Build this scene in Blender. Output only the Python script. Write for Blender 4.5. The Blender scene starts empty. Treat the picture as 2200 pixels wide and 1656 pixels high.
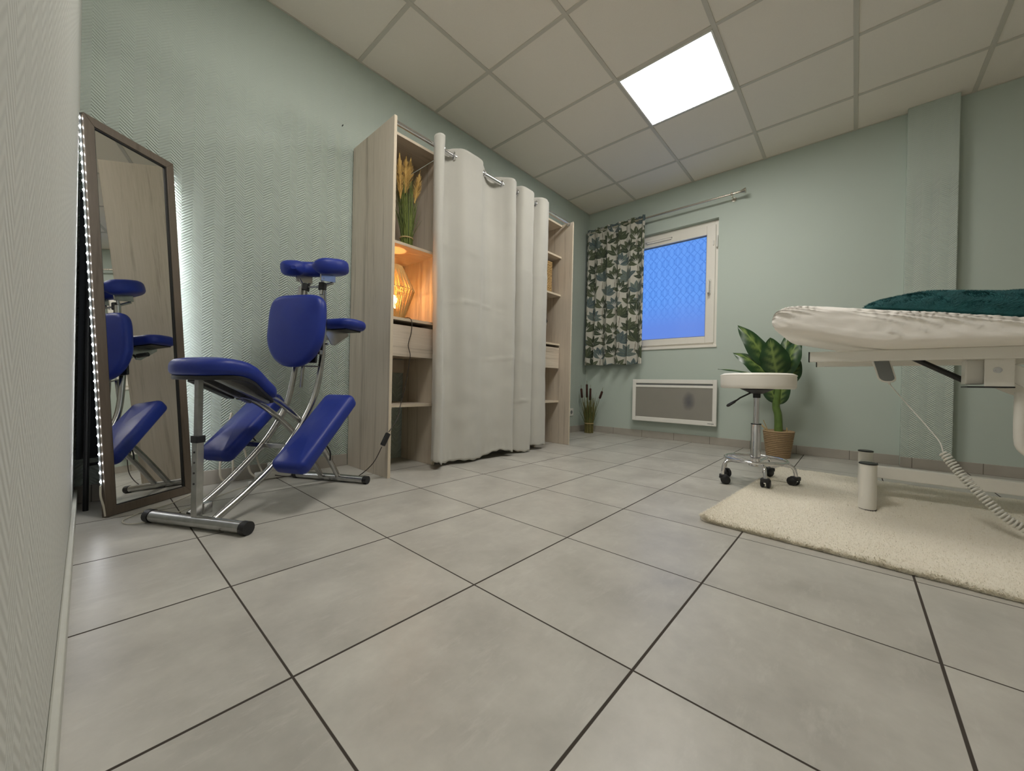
import bpy, math, random
import numpy as np
from mathutils import Vector, noise
random.seed(7)
PI = math.pi
sc = bpy.context.scene
COL = sc.collection

# ------------------------------------------------------------ camera, world, light, exposure
F_PX = 820.2
YAW, PITCH, ROLL = 0.73094, -0.00327, 0.02116
CAM = Vector((0.0, 0.0, 0.536))
fw = Vector((math.cos(PITCH)*math.cos(YAW), math.cos(PITCH)*math.sin(YAW), math.sin(PITCH)))
rt0 = Vector((math.sin(YAW), -math.cos(YAW), 0)); up0 = rt0.cross(fw)
rt = rt0*math.cos(ROLL) + up0*math.sin(ROLL); up = -rt0*math.sin(ROLL) + up0*math.cos(ROLL)
cd = bpy.data.cameras.new('camera'); cam = bpy.data.objects.new('camera', cd); COL.objects.link(cam)
cd.sensor_width = 36; cd.lens = 36*F_PX/2200; cd.clip_start = 0.005
from mathutils import Matrix
cam.matrix_world = Matrix(((rt.x, up.x, -fw.x, CAM.x), (rt.y, up.y, -fw.y, CAM.y), (rt.z, up.z, -fw.z, CAM.z), (0, 0, 0, 1)))
sc.camera = cam

wd = bpy.data.worlds.new('dusk_sky'); sc.world = wd; wd.use_nodes = True
bg = wd.node_tree.nodes['Background']
bg.inputs[0].default_value = (0.165, 0.39, 1.0, 1); bg.inputs[1].default_value = 1.0
PANEL_STRENGTH = 25.5
sc.view_settings.view_transform = 'Standard'; sc.view_settings.look = 'None'
sc.view_settings.gamma = 1; sc.view_settings.exposure = 0.0
sc.view_settings.use_curve_mapping = False
sc.cycles.max_bounces = 10; sc.cycles.diffuse_bounces = 6; sc.cycles.glossy_bounces = 4
sc.cycles.use_denoising = True
sc.cycles.sample_clamp_indirect = 6.0

LEFT_Y, BACK_X, NEAR_X, RIGHT_Y, H = 2.408, 4.010, -0.030, -2.6, 2.590

# ------------------------------------------------------------ node helpers
class NT:
    def __init__(s, name):
        s.m = bpy.data.materials.new(name); s.m.use_nodes = True
        s.t = s.m.node_tree; s.b = s.t.nodes['Principled BSDF']
    def n(s, typ, **kw):
        nd = s.t.nodes.new(typ)
        for k, v in kw.items():
            if k.startswith('i_'):
                key = k[2:]; key = int(key) if key.isdigit() else key
                s.put(nd.inputs[key], v)
            else: setattr(nd, k, v)
        return nd
    def put(s, inp, v):
        if isinstance(v, bpy.types.NodeSocket): s.t.links.new(v, inp)
        else:
            if hasattr(inp.default_value, '__len__') and len(inp.default_value) == 4 and len(v) == 3: v = (*v, 1)
            inp.default_value = v
    def math(s, op, a, b=0.0, c=None):
        nd = s.n('ShaderNodeMath', operation=op); s.put(nd.inputs[0], a); s.put(nd.inputs[1], b)
        if c is not None: s.put(nd.inputs[2], c)
        return nd.outputs[0]
    def mix(s, f, a, b, blend='MIX'):
        nd = s.n('ShaderNodeMix', data_type='RGBA', blend_type=blend)
        s.put(nd.inputs[0], f); s.put(nd.inputs[6], a); s.put(nd.inputs[7], b); return nd.outputs[2]
    def obj(s): return s.n('ShaderNodeTexCoord').outputs['Object']
    def pos(s): return s.n('ShaderNodeNewGeometry').outputs['Position']
    def xyz(s, v):
        nd = s.n('ShaderNodeSeparateXYZ'); s.put(nd.inputs[0], v); return nd.outputs
    def noise(s, vec, scale, detail=3, rough=0.5, stretch=None):
        if stretch:
            mp = s.n('ShaderNodeMapping'); s.put(mp.inputs[0], vec); mp.inputs['Scale'].default_value = stretch; vec = mp.outputs[0]
        nd = s.n('ShaderNodeTexNoise'); s.put(nd.inputs['Vector'], vec); nd.inputs['Scale'].default_value = scale
        nd.inputs['Detail'].default_value = detail; nd.inputs['Roughness'].default_value = rough
        return nd.outputs[0]
    def ramp(s, f, stops):
        nd = s.n('ShaderNodeValToRGB'); s.put(nd.inputs[0], f); cr = nd.color_ramp
        while len(cr.elements) < len(stops): cr.elements.new(0.5)
        for e, (p, c) in zip(cr.elements, stops): e.position = p; e.color = (*c, 1)
        return nd.outputs[0]
    def rng(s, f, a, b, c, d):
        nd = s.n('ShaderNodeMapRange'); s.put(nd.inputs[0], f)
        for i, v in enumerate((a, b, c, d)): nd.inputs[i+1].default_value = v
        return nd.outputs[0]
    def bump(s, h, strength=0.3, dist=0.002):
        nd = s.n('ShaderNodeBump'); s.put(nd.inputs['Height'], h); s.put(nd.inputs['Strength'], strength)
        nd.inputs['Distance'].default_value = dist; s.t.links.new(nd.outputs[0], s.b.inputs['Normal'])
    def set(s, col=None, rough=None, metal=None, **kw):
        if col is not None: s.put(s.b.inputs['Base Color'], col)
        if rough is not None: s.put(s.b.inputs['Roughness'], rough)
        if metal is not None: s.b.inputs['Metallic'].default_value = metal
        for k, v in kw.items(): s.put(s.b.inputs[k.replace('_', ' ')], v)
        return s.m

def simple(name, col, rough=0.5, metal=0.0, var=0.06, nscale=25, bump=0.0, bdist=0.001, **kw):
    t = NT(name); o = t.obj(); nz = t.noise(o, nscale)
    dark = tuple(c*(1-var) for c in col); lite = tuple(min(1, c*(1+var)) for c in col)
    t.set(t.mix(nz, dark, lite), rough, metal, **kw)
    if bump: t.bump(nz, bump, bdist)
    return t.m

# floor: 44 cm porcelain tiles, dark grout
TS, FX, FY = 0.44153, 0.6961, 0.7445
def floor_mat():
    t = NT('grey_porcelain_tiles'); o = t.obj(); x, y, z = t.xyz(o)
    def line(c, off, w):
        f = t.math('FRACT', t.math('DIVIDE', t.math('SUBTRACT', c, off - 40*TS), TS))
        d = t.math('MULTIPLY', t.math('MINIMUM', f, t.math('SUBTRACT', 1.0, f)), TS)
        return t.rng(d, w*0.5-0.0004, w*0.5+0.0004, 1, 0)
    g = t.math('MAXIMUM', line(x, FX, 0.0042), line(y, FY, 0.0055))
    cell = t.n('ShaderNodeCombineXYZ')
    t.put(cell.inputs[0], t.math('FLOOR', t.math('DIVIDE', t.math('SUBTRACT', x, FX), TS)))
    t.put(cell.inputs[1], t.math('FLOOR', t.math('DIVIDE', t.math('SUBTRACT', y, FY), TS)))
    wn = t.n('ShaderNodeTexWhiteNoise', noise_dimensions='3D'); t.put(wn.inputs[0], cell.outputs[0])
    off = t.n('ShaderNodeVectorMath', operation='MULTIPLY_ADD'); t.put(off.inputs[0], wn.outputs[1]); off.inputs[1].default_value = (9, 9, 9); t.put(off.inputs[2], o)
    n1 = t.noise(off.outputs[0], 4.5, 6, 0.62); n2 = t.noise(off.outputs[0], 38, 4, 0.6); n3 = t.noise(off.outputs[0], 9, 5, 0.7, (1, 3.0, 1))
    base = t.ramp(n1, [(0.3, (0.375, 0.358, 0.322)), (0.52, (0.475, 0.458, 0.415)), (0.72, (0.57, 0.552, 0.50))])
    base = t.mix(t.rng(n3, 0.55, 0.75, 0, 0.45), base, (0.62, 0.605, 0.555))
    base = t.mix(t.math('MULTIPLY', n2, 0.25), base, (0.26, 0.25, 0.22))
    base = t.mix(t.math('MULTIPLY', wn.outputs[0], 0.12), base, (0.30, 0.29, 0.26))
    t.set(t.mix(g, base, (0.042, 0.033, 0.025)), t.mix(g, t.rng(n1, 0.2, 0.8, 0.27, 0.40), (0.9, 0.9, 0.9)))
    t.bump(t.math('SUBTRACT', t.math('MULTIPLY', n2, 0.08), g), 0.5, 0.0015)
    return t.m

WALL = (0.485, 0.555, 0.50)
def wall_mat(name, axis, amp=1.0, smooth=False, WALL=WALL):
    t = NT(name); o = t.obj(); c = t.xyz(o); h = c[axis]; z = c[2]
    big = t.noise(o, 1.3, 3)
    nz = t.noise(o, 70, 3)
    t.set(t.mix(big, tuple(v*0.96 for v in WALL), tuple(v*1.04 for v in WALL)), 0.62)
    if smooth:
        t.bump(nz, 0.12, 0.001)
    else:
        tri = t.math('PINGPONG', h, 0.042)
        ph = t.math('MULTIPLY', t.math('ADD', z, t.math('MULTIPLY', tri, 0.85)), 2*PI/0.0135)
        w = t.math('SINE', ph)
        mod = t.rng(t.noise(o, 2.2, 2), 0.3, 0.7, 0.55, 1.0)
        # relief fades on the top band: its flatter lighting is put into the bump
        fade = t.rng(z, 1.95, 2.12, 1.0, 0.22)
        hgt = t.math('ADD', t.math('MULTIPLY', t.math('MULTIPLY', w, mod), fade), t.math('MULTIPLY', nz, 0.3))
        t.bump(hgt, 0.95*amp, 0.0020)
    return t.m

def wood_mat(name, axis='Z', base=(0.58, 0.505, 0.41), dark=(0.37, 0.31, 0.24), light=(0.68, 0.615, 0.52), rough=0.5):
    t = NT(name); o = t.obj()
    st = {'Z': (1, 1, 0.045), 'X': (0.045, 1, 1), 'Y': (1, 0.045, 1)}[axis]
    g1 = t.noise(o, 26, 5, 0.65, st); g2 = t.noise(o, 110, 4, 0.6, st); g3 = t.noise(o, 5, 3, 0.55, tuple(v*2 if v < 1 else v for v in st))
    c = t.ramp(g1, [(0.33, dark), (0.46, base), (0.60, base), (0.74, light)])
    c = t.mix(t.math('MULTIPLY', t.rng(g2, 0.45, 0.75, 0, 1), 0.35), c, dark)
    c = t.mix(t.rng(g3, 0.4, 0.7, 0, 0.35), c, light)
    t.set(c, rough); t.bump(g2, 0.12, 0.001)
    return t.m

def cloth_mat(name, col, rough=0.85, var=0.05, sheen=0.2, trans=0.0):
    t = NT(name); o = t.obj(); nz = t.noise(o, 900, 2); n2 = t.noise(o, 7, 4, 0.6)
    t.set(t.mix(n2, tuple(v*(1-var) for v in col), tuple(min(1, v*(1+var)) for v in col)), rough)
    t.b.inputs['Sheen Weight'].default_value = sheen
    t.bump(t.math('ADD', t.math('MULTIPLY', nz, 0.1), n2), 0.35, 0.003)
    return t.m

M = {}
M['floor'] = floor_mat()
M['wall_y'] = wall_mat('sage_herringbone_wallpaper', 0)
M['wall_near'] = wall_mat('sage_herringbone_wallpaper_front', 1, 0.22, WALL=(0.555, 0.56, 0.52))
M['wall_back'] = wall_mat('sage_smooth_wall', 1, smooth=True)
M['pillar'] = wall_mat('sage_herringbone_pillar', 1, 0.6)
M['ceil'] = simple('mineral_ceiling_tile', (0.86, 0.80, 0.71), 0.9, var=0.04, nscale=260, bump=0.25, bdist=0.001)
M['tbar'] = simple('ceiling_tee_bar', (0.60, 0.565, 0.49), 0.5, var=0.02)
M['skirt'] = None
def skirt_mat(axis):
    t = NT('tile_skirting_'+'xy'[axis]); o = t.obj(); c = t.xyz(o)[axis]
    f = t.math('FRACT', t.math('DIVIDE', t.math('ADD', c, 10.03), 0.335)); g = t.rng(t.math('MINIMUM', f, t.math('SUBTRACT', 1.0, f)), 0.004, 0.008, 1, 0)
    n = t.noise(o, 9, 4)
    t.set(t.mix(g, t.mix(n, (0.34, 0.315, 0.27), (0.45, 0.42, 0.37)), (0.16, 0.145, 0.12)), 0.4)
    return t.m
M['skirt_x'] = skirt_mat(0); M['skirt_y'] = skirt_mat(1)
M['skirt_paint'] = simple('painted_skirting', (0.50, 0.50, 0.45), 0.45, nscale=40)
M['upvc'] = simple('white_upvc', (0.80, 0.77, 0.70), 0.35, var=0.02)
M['white'] = simple('white_enamel', (0.80, 0.785, 0.73), 0.3, var=0.02)
M['whitep'] = simple('white_plastic', (0.72, 0.71, 0.66), 0.4, var=0.02)
M['oak'] = wood_mat('pale_grey_oak', 'Z')
M['oak_x'] = wood_mat('pale_grey_oak_drawer', 'X')
M['oak_edge'] = simple('oak_edge_banding', (0.60, 0.52, 0.40), 0.5, var=0.06, nscale=60)
M['brownwood'] = wood_mat('walnut_mirror_frame', 'Z', (0.115, 0.090, 0.066), (0.07, 0.052, 0.036), (0.16, 0.128, 0.097), 0.45)
M['black'] = simple('black_plastic', (0.012, 0.012, 0.013), 0.45)
M['blackmetal'] = simple('black_metal', (0.015, 0.015, 0.016), 0.4, 0.3)
M['blackcloth'] = simple('black_cloth', (0.012, 0.014, 0.017), 0.9)
M['chrome'] = simple('chrome', (0.78, 0.78, 0.80), 0.08, 1.0, var=0.01)
M['nickel'] = simple('brushed_nickel', (0.62, 0.58, 0.50), 0.25, 1.0, var=0.03)
M['alu'] = simple('scuffed_aluminium', (0.44, 0.44, 0.43), 0.24, 1.0, var=0.22, nscale=30)
M['alu_d'] = simple('dull_aluminium', (0.33, 0.33, 0.32), 0.34, 0.95, var=0.2, nscale=40)
M['mirror'] = simple('mirror_silver', (0.80, 0.80, 0.78), 0.01, 1.0, var=0.0)
M['curt'] = cloth_mat('light_grey_curtain_cotton', (0.50, 0.49, 0.445))
M['sheet'] = cloth_mat('white_sheet_cotton', (0.90, 0.865, 0.81), 0.8, 0.02)
M['vinylw'] = simple('white_vinyl', (0.88, 0.85, 0.79), 0.42, var=0.03, nscale=12)
M['rope'] = simple('seagrass_rope', (0.34, 0.235, 0.13), 0.85, var=0.35, nscale=160, bump=0.6, bdist=0.002)
M['twine'] = simple('jute_twine', (0.45, 0.33, 0.16), 0.85, var=0.25, nscale=200)
M['stalk'] = simple('green_dried_stalks', (0.17, 0.21, 0.045), 0.7, var=0.45, nscale=90)
M['stalk_d'] = simple('dark_green_grass', (0.085, 0.115, 0.028), 0.7, var=0.4, nscale=60)
M['plume'] = simple('golden_wheat_plume', (0.58, 0.38, 0.12), 0.9, var=0.35, nscale=150)
M['cattail'] = simple('brown_cattail_head', (0.045, 0.016, 0.010), 0.95, var=0.2, nscale=300, bump=0.5)
M['reed'] = simple('olive_reed', (0.16, 0.14, 0.045), 0.8, var=0.4, nscale=60)
M['soil'] = simple('potting_soil', (0.035, 0.024, 0.016), 0.95, bump=0.8, bdist=0.01, nscale=90)
M['cable'] = simple('dark_brown_cable', (0.025, 0.018, 0.014), 0.5)
M['cablew'] = simple('white_cable', (0.62, 0.58, 0.48), 0.45)
M['greyplastic'] = simple('grey_plastic', (0.20, 0.21, 0.21), 0.4)
M['drawergap'] = simple('drawer_shadow_strip', (0.01, 0.009, 0.008), 0.7)
M['stem'] = simple('plant_stem', (0.10, 0.17, 0.035), 0.5, var=0.45, nscale=30)

def vinyl_blue():
    t = NT('blue_vinyl'); o = t.obj(); n = t.noise(o, 14, 3); n2 = t.noise(o, 260, 2)
    t.set(t.mix(n, (0.010, 0.024, 0.20), (0.015, 0.036, 0.27)), t.rng(n, 0.3, 0.7, 0.38, 0.50), Specular_IOR_Level=0.35)
    t.bump(t.math('ADD', t.math('MULTIPLY', n, 1.0), t.math('MULTIPLY', n2, 0.05)), 0.35, 0.006)
    return t.m
M['blue'] = vinyl_blue()

def emis(name, col, s):
    t = NT(name); t.set(col, 0.5); t.put(t.b.inputs['Emission Color'], col); t.b.inputs['Emission Strength'].default_value = s; return t.m
M['panel'] = emis("lit_led_panel", (1.0, 0.965, 0.905), PANEL_STRENGTH)
M['led'] = emis('lit_led_chip', (0.93, 0.95, 1.0), 190)
M['bulb'] = emis('lit_filament_bulb', (1.0, 0.55, 0.18), 34)

def attr_mat(name, rough, attr='Col', sheen=0.0, bump=0.0, spec=None):
    t = NT(name); a = t.n('ShaderNodeAttribute', attribute_name=attr)
    o = t.obj(); nz = t.noise(o, 400, 2)
    t.set(t.mix(t.math('MULTIPLY', nz, 0.2), a.outputs[0], (0, 0, 0)), rough)
    t.b.inputs['Sheen Weight'].default_value = sheen
    if bump: t.bump(nz, bump, 0.001)
    return t.m
M['print'] = attr_mat('leaf_print_cotton', 0.85, sheen=0.1)
M['leaf'] = attr_mat('variegated_leaf', 0.32)

def film_mat():
    t = NT('frosted_film_glass'); o = t.pos(); x, y, z = t.xyz(o)
    def cosm(c, per): return t.math('COSINE', t.math('MULTIPLY', c, 2*PI/per))
    per = 0.126; cz = cosm(z, 0.205)
    def fam(A, off):
        u = t.math('DIVIDE', t.math('ADD', t.math('MULTIPLY_ADD', cz, A*per, y), off*per), per)
        f_ = t.math('FRACT', u); d_ = t.math('MULTIPLY', t.math('MINIMUM', f_, t.math('SUBTRACT', 1.0, f_)), per)
        return t.rng(d_, 0.0014, 0.0045, 1, 0)
    ln = fam(0.25, 0.0)
    for A, off, k_ in ((-0.25, 0.0, 1), (0.36, 0.0, 0.65), (-0.36, 0.0, 0.65), (0.14, 0.0, 0.65), (-0.14, 0.0, 0.65), (0.25, 0.5, 1), (-0.25, 0.5, 1)):
        ln = t.math('MAXIMUM', ln, t.math('MULTIPLY', fam(A, off), k_))
    fade = t.rng(z, 1.17, 1.45, 0.0, 1.0)
    soft = t.noise(o, 5, 3)
    ln = t.math('MULTIPLY', t.math('MULTIPLY', ln, fade), 0.62)
    clear = t.mix(soft, (0.80, 0.90, 0.96), (0.93, 0.97, 1.0))
    c = t.mix(fade, (0.86, 0.72, 0.82), clear)
    c = t.mix(ln, c, (0.30, 0.42, 0.60))
    tr = t.n('ShaderNodeBsdfTranslucent'); t.put(tr.inputs[0], c)
    tp = t.n('ShaderNodeBsdfTransparent'); t.put(tp.inputs[0], c)
    m1 = t.n('ShaderNodeMixShader'); m1.inputs[0].default_value = 0.55
    t.t.links.new(tr.outputs[0], m1.inputs[1]); t.t.links.new(tp.outputs[0], m1.inputs[2])
    gl = t.n('ShaderNodeBsdfGlossy'); gl.inputs['Roughness'].default_value = 0.12
    m2 = t.n('ShaderNodeMixShader'); m2.inputs[0].default_value = 0.04
    t.t.links.new(m1.outputs[0], m2.inputs[1]); t.t.links.new(gl.outputs[0], m2.inputs[2])
    out = [n for n in t.t.nodes if n.type == 'OUTPUT_MATERIAL'][0]
    t.t.links.new(m2.outputs[0], out.inputs[0])
    return t.m
M['film'] = film_mat()

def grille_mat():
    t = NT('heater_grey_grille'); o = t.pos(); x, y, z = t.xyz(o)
    # a soft dark blotch on the right half of the panel, wider at the top
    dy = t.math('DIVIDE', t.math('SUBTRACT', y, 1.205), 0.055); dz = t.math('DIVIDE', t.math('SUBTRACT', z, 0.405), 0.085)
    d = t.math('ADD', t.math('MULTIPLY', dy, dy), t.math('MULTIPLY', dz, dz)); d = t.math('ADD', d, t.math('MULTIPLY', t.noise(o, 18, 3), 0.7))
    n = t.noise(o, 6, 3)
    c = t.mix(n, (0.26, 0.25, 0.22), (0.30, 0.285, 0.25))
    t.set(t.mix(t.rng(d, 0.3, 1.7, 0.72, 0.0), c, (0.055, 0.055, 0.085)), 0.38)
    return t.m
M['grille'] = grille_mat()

# ------------------------------------------------------------ mesh helpers
class MB:
    """collects geometry in world coordinates; build() links ONE mesh object."""
    def __init__(s): s.v = []; s.f = []; s.sm = []; s.col = None
    def add(s, vs, fs, smooth=True):
        k = len(s.v); s.v += [tuple(p) for p in vs]; s.f += [tuple(i+k for i in f) for f in fs]; s.sm += [smooth]*len(fs); return s
    def box(s, a, b, T=None):
        (x0, y0, z0), (x1, y1, z1) = a, b
        vs = [(x0,y0,z0),(x1,y0,z0),(x1,y1,z0),(x0,y1,z0),(x0,y0,z1),(x1,y0,z1),(x1,y1,z1),(x0,y1,z1)]
        if T: vs = [T(*p) for p in vs]
        return s.add(vs, [(0,3,2,1),(4,5,6,7),(0,1,5,4),(1,2,6,5),(2,3,7,6),(3,0,4,7)], False)
    def loft(s, rings, closed=True, caps=True, smooth=True):
        n = len(rings[0]); vs = [p for r in rings for p in r]; fs = []
        for i in range(len(rings)-1):
            for j in range(n if closed else n-1):
                a = i*n+j; b = i*n+(j+1) % n; fs.append((a, b, b+n, a+n))
        s.add(vs, fs, smooth)
        if caps and closed:
            s.add(rings[0], [tuple(range(n))[::-1]], False); s.add(rings[-1], [tuple(range(n))], False)
        return s
    def tube(s, pts, r, n=12, cr=0, caps=True, flat=None):
        P = [Vector(p) for p in pts]
        if cr: P = catmull(P, cr)
        if not hasattr(r, '__len__'): r = [r]*len(P)
        elif len(r) != len(P):
            q = np.interp(np.linspace(0, 1, len(P)), np.linspace(0, 1, len(r)), r); r = list(q)
        rings = []; nv = None
        for i, p in enumerate(P):
            t = (P[min(i+1, len(P)-1)] - P[max(i-1, 0)])
            t = t.normalized() if t.length > 1e-9 else Vector((0, 0, 1))
            if nv is None: nv = t.orthogonal().normalized() if abs(t.z) > 0.95 else Vector((0, 0, 1)).cross(t).normalized()
            nv = (nv - t*nv.dot(t)).normalized(); bv = t.cross(nv)
            fl = flat or 1.0
            rings.append([p + nv*math.cos(2*PI*k/n)*r[i] + bv*math.sin(2*PI*k/n)*r[i]*fl for k in range(n)])
        return s.loft(rings, True, caps)
    def lathe(s, c, prof, n=32, axis='Z', caps=True, sx=1, sy=1):
        rings = []
        for (r, h) in prof:
            ring = []
            for k in range(n):
                a = 2*PI*k/n; x, y = r*math.cos(a)*sx, r*math.sin(a)*sy
                if axis == 'Z': ring.append((c[0]+x, c[1]+y, c[2]+h))
                elif axis == 'Y': ring.append((c[0]+x, c[1]+h, c[2]-y))
                else: ring.append((c[0]+h, c[1]+x, c[2]+y))
            rings.append(ring)
        return s.loft(rings, True, caps)
    def sphere(s, c, r, n=16, sc_=(1, 1, 1)):
        m = n//2
        prof = [(math.sin(PI*i/m)*r+1e-5, -math.cos(PI*i/m)*r) for i in range(m+1)]
        rings = [[(c[0]+p*math.cos(2*PI*k/n)*sc_[0], c[1]+p*math.sin(2*PI*k/n)*sc_[1], c[2]+h*sc_[2]) for k in range(n)] for p, h in prof]
        return s.loft(rings)
    def build(s, name, mat, parent=None, origin=None, bevel=0.0, bseg=2, ang=None):
        root = parent
        while root is not None and root.parent: root = root.parent
        o = Vector(root.location) if root is not None else Vector(origin if origin is not None else (0, 0, 0))
        me = bpy.data.meshes.new(name)
        me.from_pydata([(p[0]-o.x, p[1]-o.y, p[2]-o.z) for p in s.v], [], s.f)
        me.polygons.foreach_set('use_smooth', s.sm)
        if s.col is not None:
            at = me.color_attributes.new('Col', 'FLOAT_COLOR', 'POINT')
            c = np.ones((len(s.v), 4), np.float32); c[:, :3] = s.col; at.data.foreach_set('color', c.ravel())
        me.materials.append(mat); me.update()
        ob = bpy.data.objects.new(name, me); COL.objects.link(ob)
        if parent is not None: ob.parent = parent
        else: ob.location = o
        if bevel:
            b = ob.modifiers.new('bevel', 'BEVEL'); b.width = bevel; b.segments = bseg; b.limit_method = 'ANGLE'; b.angle_limit = math.radians(40)
            b.harden_normals = False
        return ob

def catmull(P, k):
    out = []
    for i in range(len(P)-1):
        p0, p1, p2, p3 = P[max(i-1, 0)], P[i], P[i+1], P[min(i+2, len(P)-1)]
        for j in range(k):
            t = j/k
            out.append(0.5*((2*p1)+(p2-p0)*t+(2*p0-5*p1+4*p2-p3)*t*t+(3*p1-p0-3*p2+p3)*t*t*t))
    out.append(P[-1]); return out

def tag(o, label=None, cat=None, group=None, kind=None):
    if label: o['label'] = label
    if cat: o['category'] = cat
    if group: o['group'] = group
    if kind: o['kind'] = kind
    return o
def thing(name, loc, label, cat, group=None):
    o = bpy.data.objects.new(name, None); COL.objects.link(o); o.location = loc; o.empty_display_size = 0.05
    return tag(o, label, cat, group)
def struct(o): o['kind'] = 'structure'; return o
def rrect(w, h, r, n=6, r2=None):
    """rounded rectangle outline, half sizes w,h; r bottom radius, r2 top radius"""
    r2 = r if r2 is None else r2; pts = []
    for cx, cy, a0, rr in ((w-r2, h-r2, 0, r2), (-w+r2, h-r2, 90, r2), (-w+r, -h+r, 180, r), (w-r, -h+r, 270, r)):
        for i in range(n+1):
            a = math.radians(a0 + 90*i/n); pts.append((cx+rr*math.cos(a), cy+rr*math.sin(a)))
    return pts
def inset(pts, d):
    n = len(pts); out = []
    for i in range(n):
        x0, y0 = pts[i-1]; x1, y1 = pts[(i+1) % n]; tx, ty = x1-x0, y1-y0; L = math.hypot(tx, ty) or 1
        out.append((pts[i][0]-ty/L*d, pts[i][1]+tx/L*d))
    return out
def pad(mb, outline, T, t, r, dome=0.0, bend=None, steps=5):
    """cushion slab: outline CCW in (a,b); n from 0 to t; rounded edges r; T(a,b,n)->world"""
    rings = []
    lv = [(0.0 + r*(1-math.sin(PI/2*i/steps)), r*(1-math.cos(PI/2*i/steps))) for i in range(steps+1)]
    bot = [(r - math.sin(PI/2*i/steps)*r, (r-math.cos(PI/2*i/steps)*r)) for i in range(steps+1)]
    seq = [(d, h) for d, h in bot] + [(d, t-h) for d, h in bot[::-1]]
    cx = sum(p[0] for p in outline)/len(outline); cy = sum(p[1] for p in outline)/len(outline)
    def ring(pts, n_): return [T(a, b, n_+(bend(a, b) if bend else 0)) for a, b in pts]
    first = inset(outline, seq[0][0])
    for k in (0.02, 0.35, 0.7): rings.append(ring([(cx+(a-cx)*k, cy+(b-cy)*k) for a, b in first], 0.0))
    for d, h in seq: rings.append(ring(inset(outline, d), h))
    last = inset(outline, seq[-1][0])
    for k in (0.85, 0.65, 0.4, 0.2, 0.02): rings.append(ring([(cx+(a-cx)*k, cy+(b-cy)*k) for a, b in last], t+dome*(1-k*k)))
    mb.loft(rings, True, True); return mb

# ============================================================ STRUCTURE
mb = MB(); mb.box((NEAR_X-0.1, RIGHT_Y-0.1, -0.1), (BACK_X+0.1, LEFT_Y+0.1, 0)); struct(mb.build('floor', M['floor']))
mb = MB(); mb.box((NEAR_X-0.1, RIGHT_Y-0.1, H), (BACK_X+0.3, LEFT_Y+0.1, H+0.1)); struct(mb.build('ceiling', M['ceil']))
mb = MB(); mb.box((NEAR_X-0.1, LEFT_Y, 0), (BACK_X+0.2, LEFT_Y+0.1, H)); struct(mb.build('wall_left', M['wall_y']))
mb = MB(); mb.box((NEAR_X-0.1, RIGHT_Y-0.1, 0), (BACK_X+0.2, RIGHT_Y, H)); struct(mb.build('wall_right', simple('white_painted_wall', (0.78, 0.76, 0.71), 0.7)))
mb = MB(); mb.box((NEAR_X-0.1, RIGHT_Y, 0), (NEAR_X, LEFT_Y, H)); struct(mb.build('wall_front', M['wall_near']))
# back wall with window opening
WY0, WY1, WZ0, WZ1 = 0.990, 2.02, 0.950, 2.172
mb = MB()
for a, b in (((RIGHT_Y, 0), (WY0, H)), ((WY1, 0), (LEFT_Y, H)), ((WY0, 0), (WY1, WZ0)), ((WY0, WZ1), (WY1, H))):
    mb.box((BACK_X, a[0], a[1]), (BACK_X+0.2, b[0], b[1]))
struct(mb.build('wall_back', M['wall_back']))
mb = MB(); mb.box((3.945, -0.505, 0), (BACK_X, -0.255, H)); struct(mb.build('trim_1', M['pillar'], bevel=0.004))
# skirting
mb = MB(); mb.box((NEAR_X, LEFT_Y-0.010, 0), (1.115, LEFT_Y, 0.072)); mb.box((2.93, LEFT_Y-0.010, 0), (BACK_X, LEFT_Y, 0.072)); struct(mb.build('baseboard_left', M['skirt_x'], bevel=0.002))
mb = MB(); mb.box((BACK_X-0.010, -0.255, 0), (BACK_X, LEFT_Y-0.01, 0.072)); mb.box((3.935, -0.515, 0), (3.945, -0.255, 0.072)); mb.box((BACK_X-0.010, RIGHT_Y, 0), (BACK_X, -0.505, 0.072))
struct(mb.build('baseboard_back', M['skirt_y'], bevel=0.002))
mb = MB(); mb.box((NEAR_X, -0.4, 0), (NEAR_X+0.011, 2.39, 0.062)); struct(mb.build('baseboard_front', M['skirt_paint'], bevel=0.003))
# ceiling grid
CX, CY = 2.3463, 1.2282
mb = MB(); w = 0.012; zb = H-0.004
k = -4
xs = [CX+0.6*i for i in range(-4, 4) if NEAR_X < CX+0.6*i < BACK_X]
ys = [CY+0.6*i for i in range(-7, 3) if RIGHT_Y < CY+0.6*i < LEFT_Y]
for x in xs: mb.box((x-w, RIGHT_Y, zb), (x+w, LEFT_Y, H+0.002))
for y in ys: mb.box((NEAR_X, y-w, zb-0.0012), (BACK_X, y+w, H+0.002))
mb.box((NEAR_X, LEFT_Y-0.008, zb-0.001), (BACK_X, LEFT_Y, H)); mb.box((BACK_X-0.008, RIGHT_Y, zb-0.001), (BACK_X, LEFT_Y, H))
struct(mb.build('trim_2', M['tbar'], bevel=0.0008, bseg=1))

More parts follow.
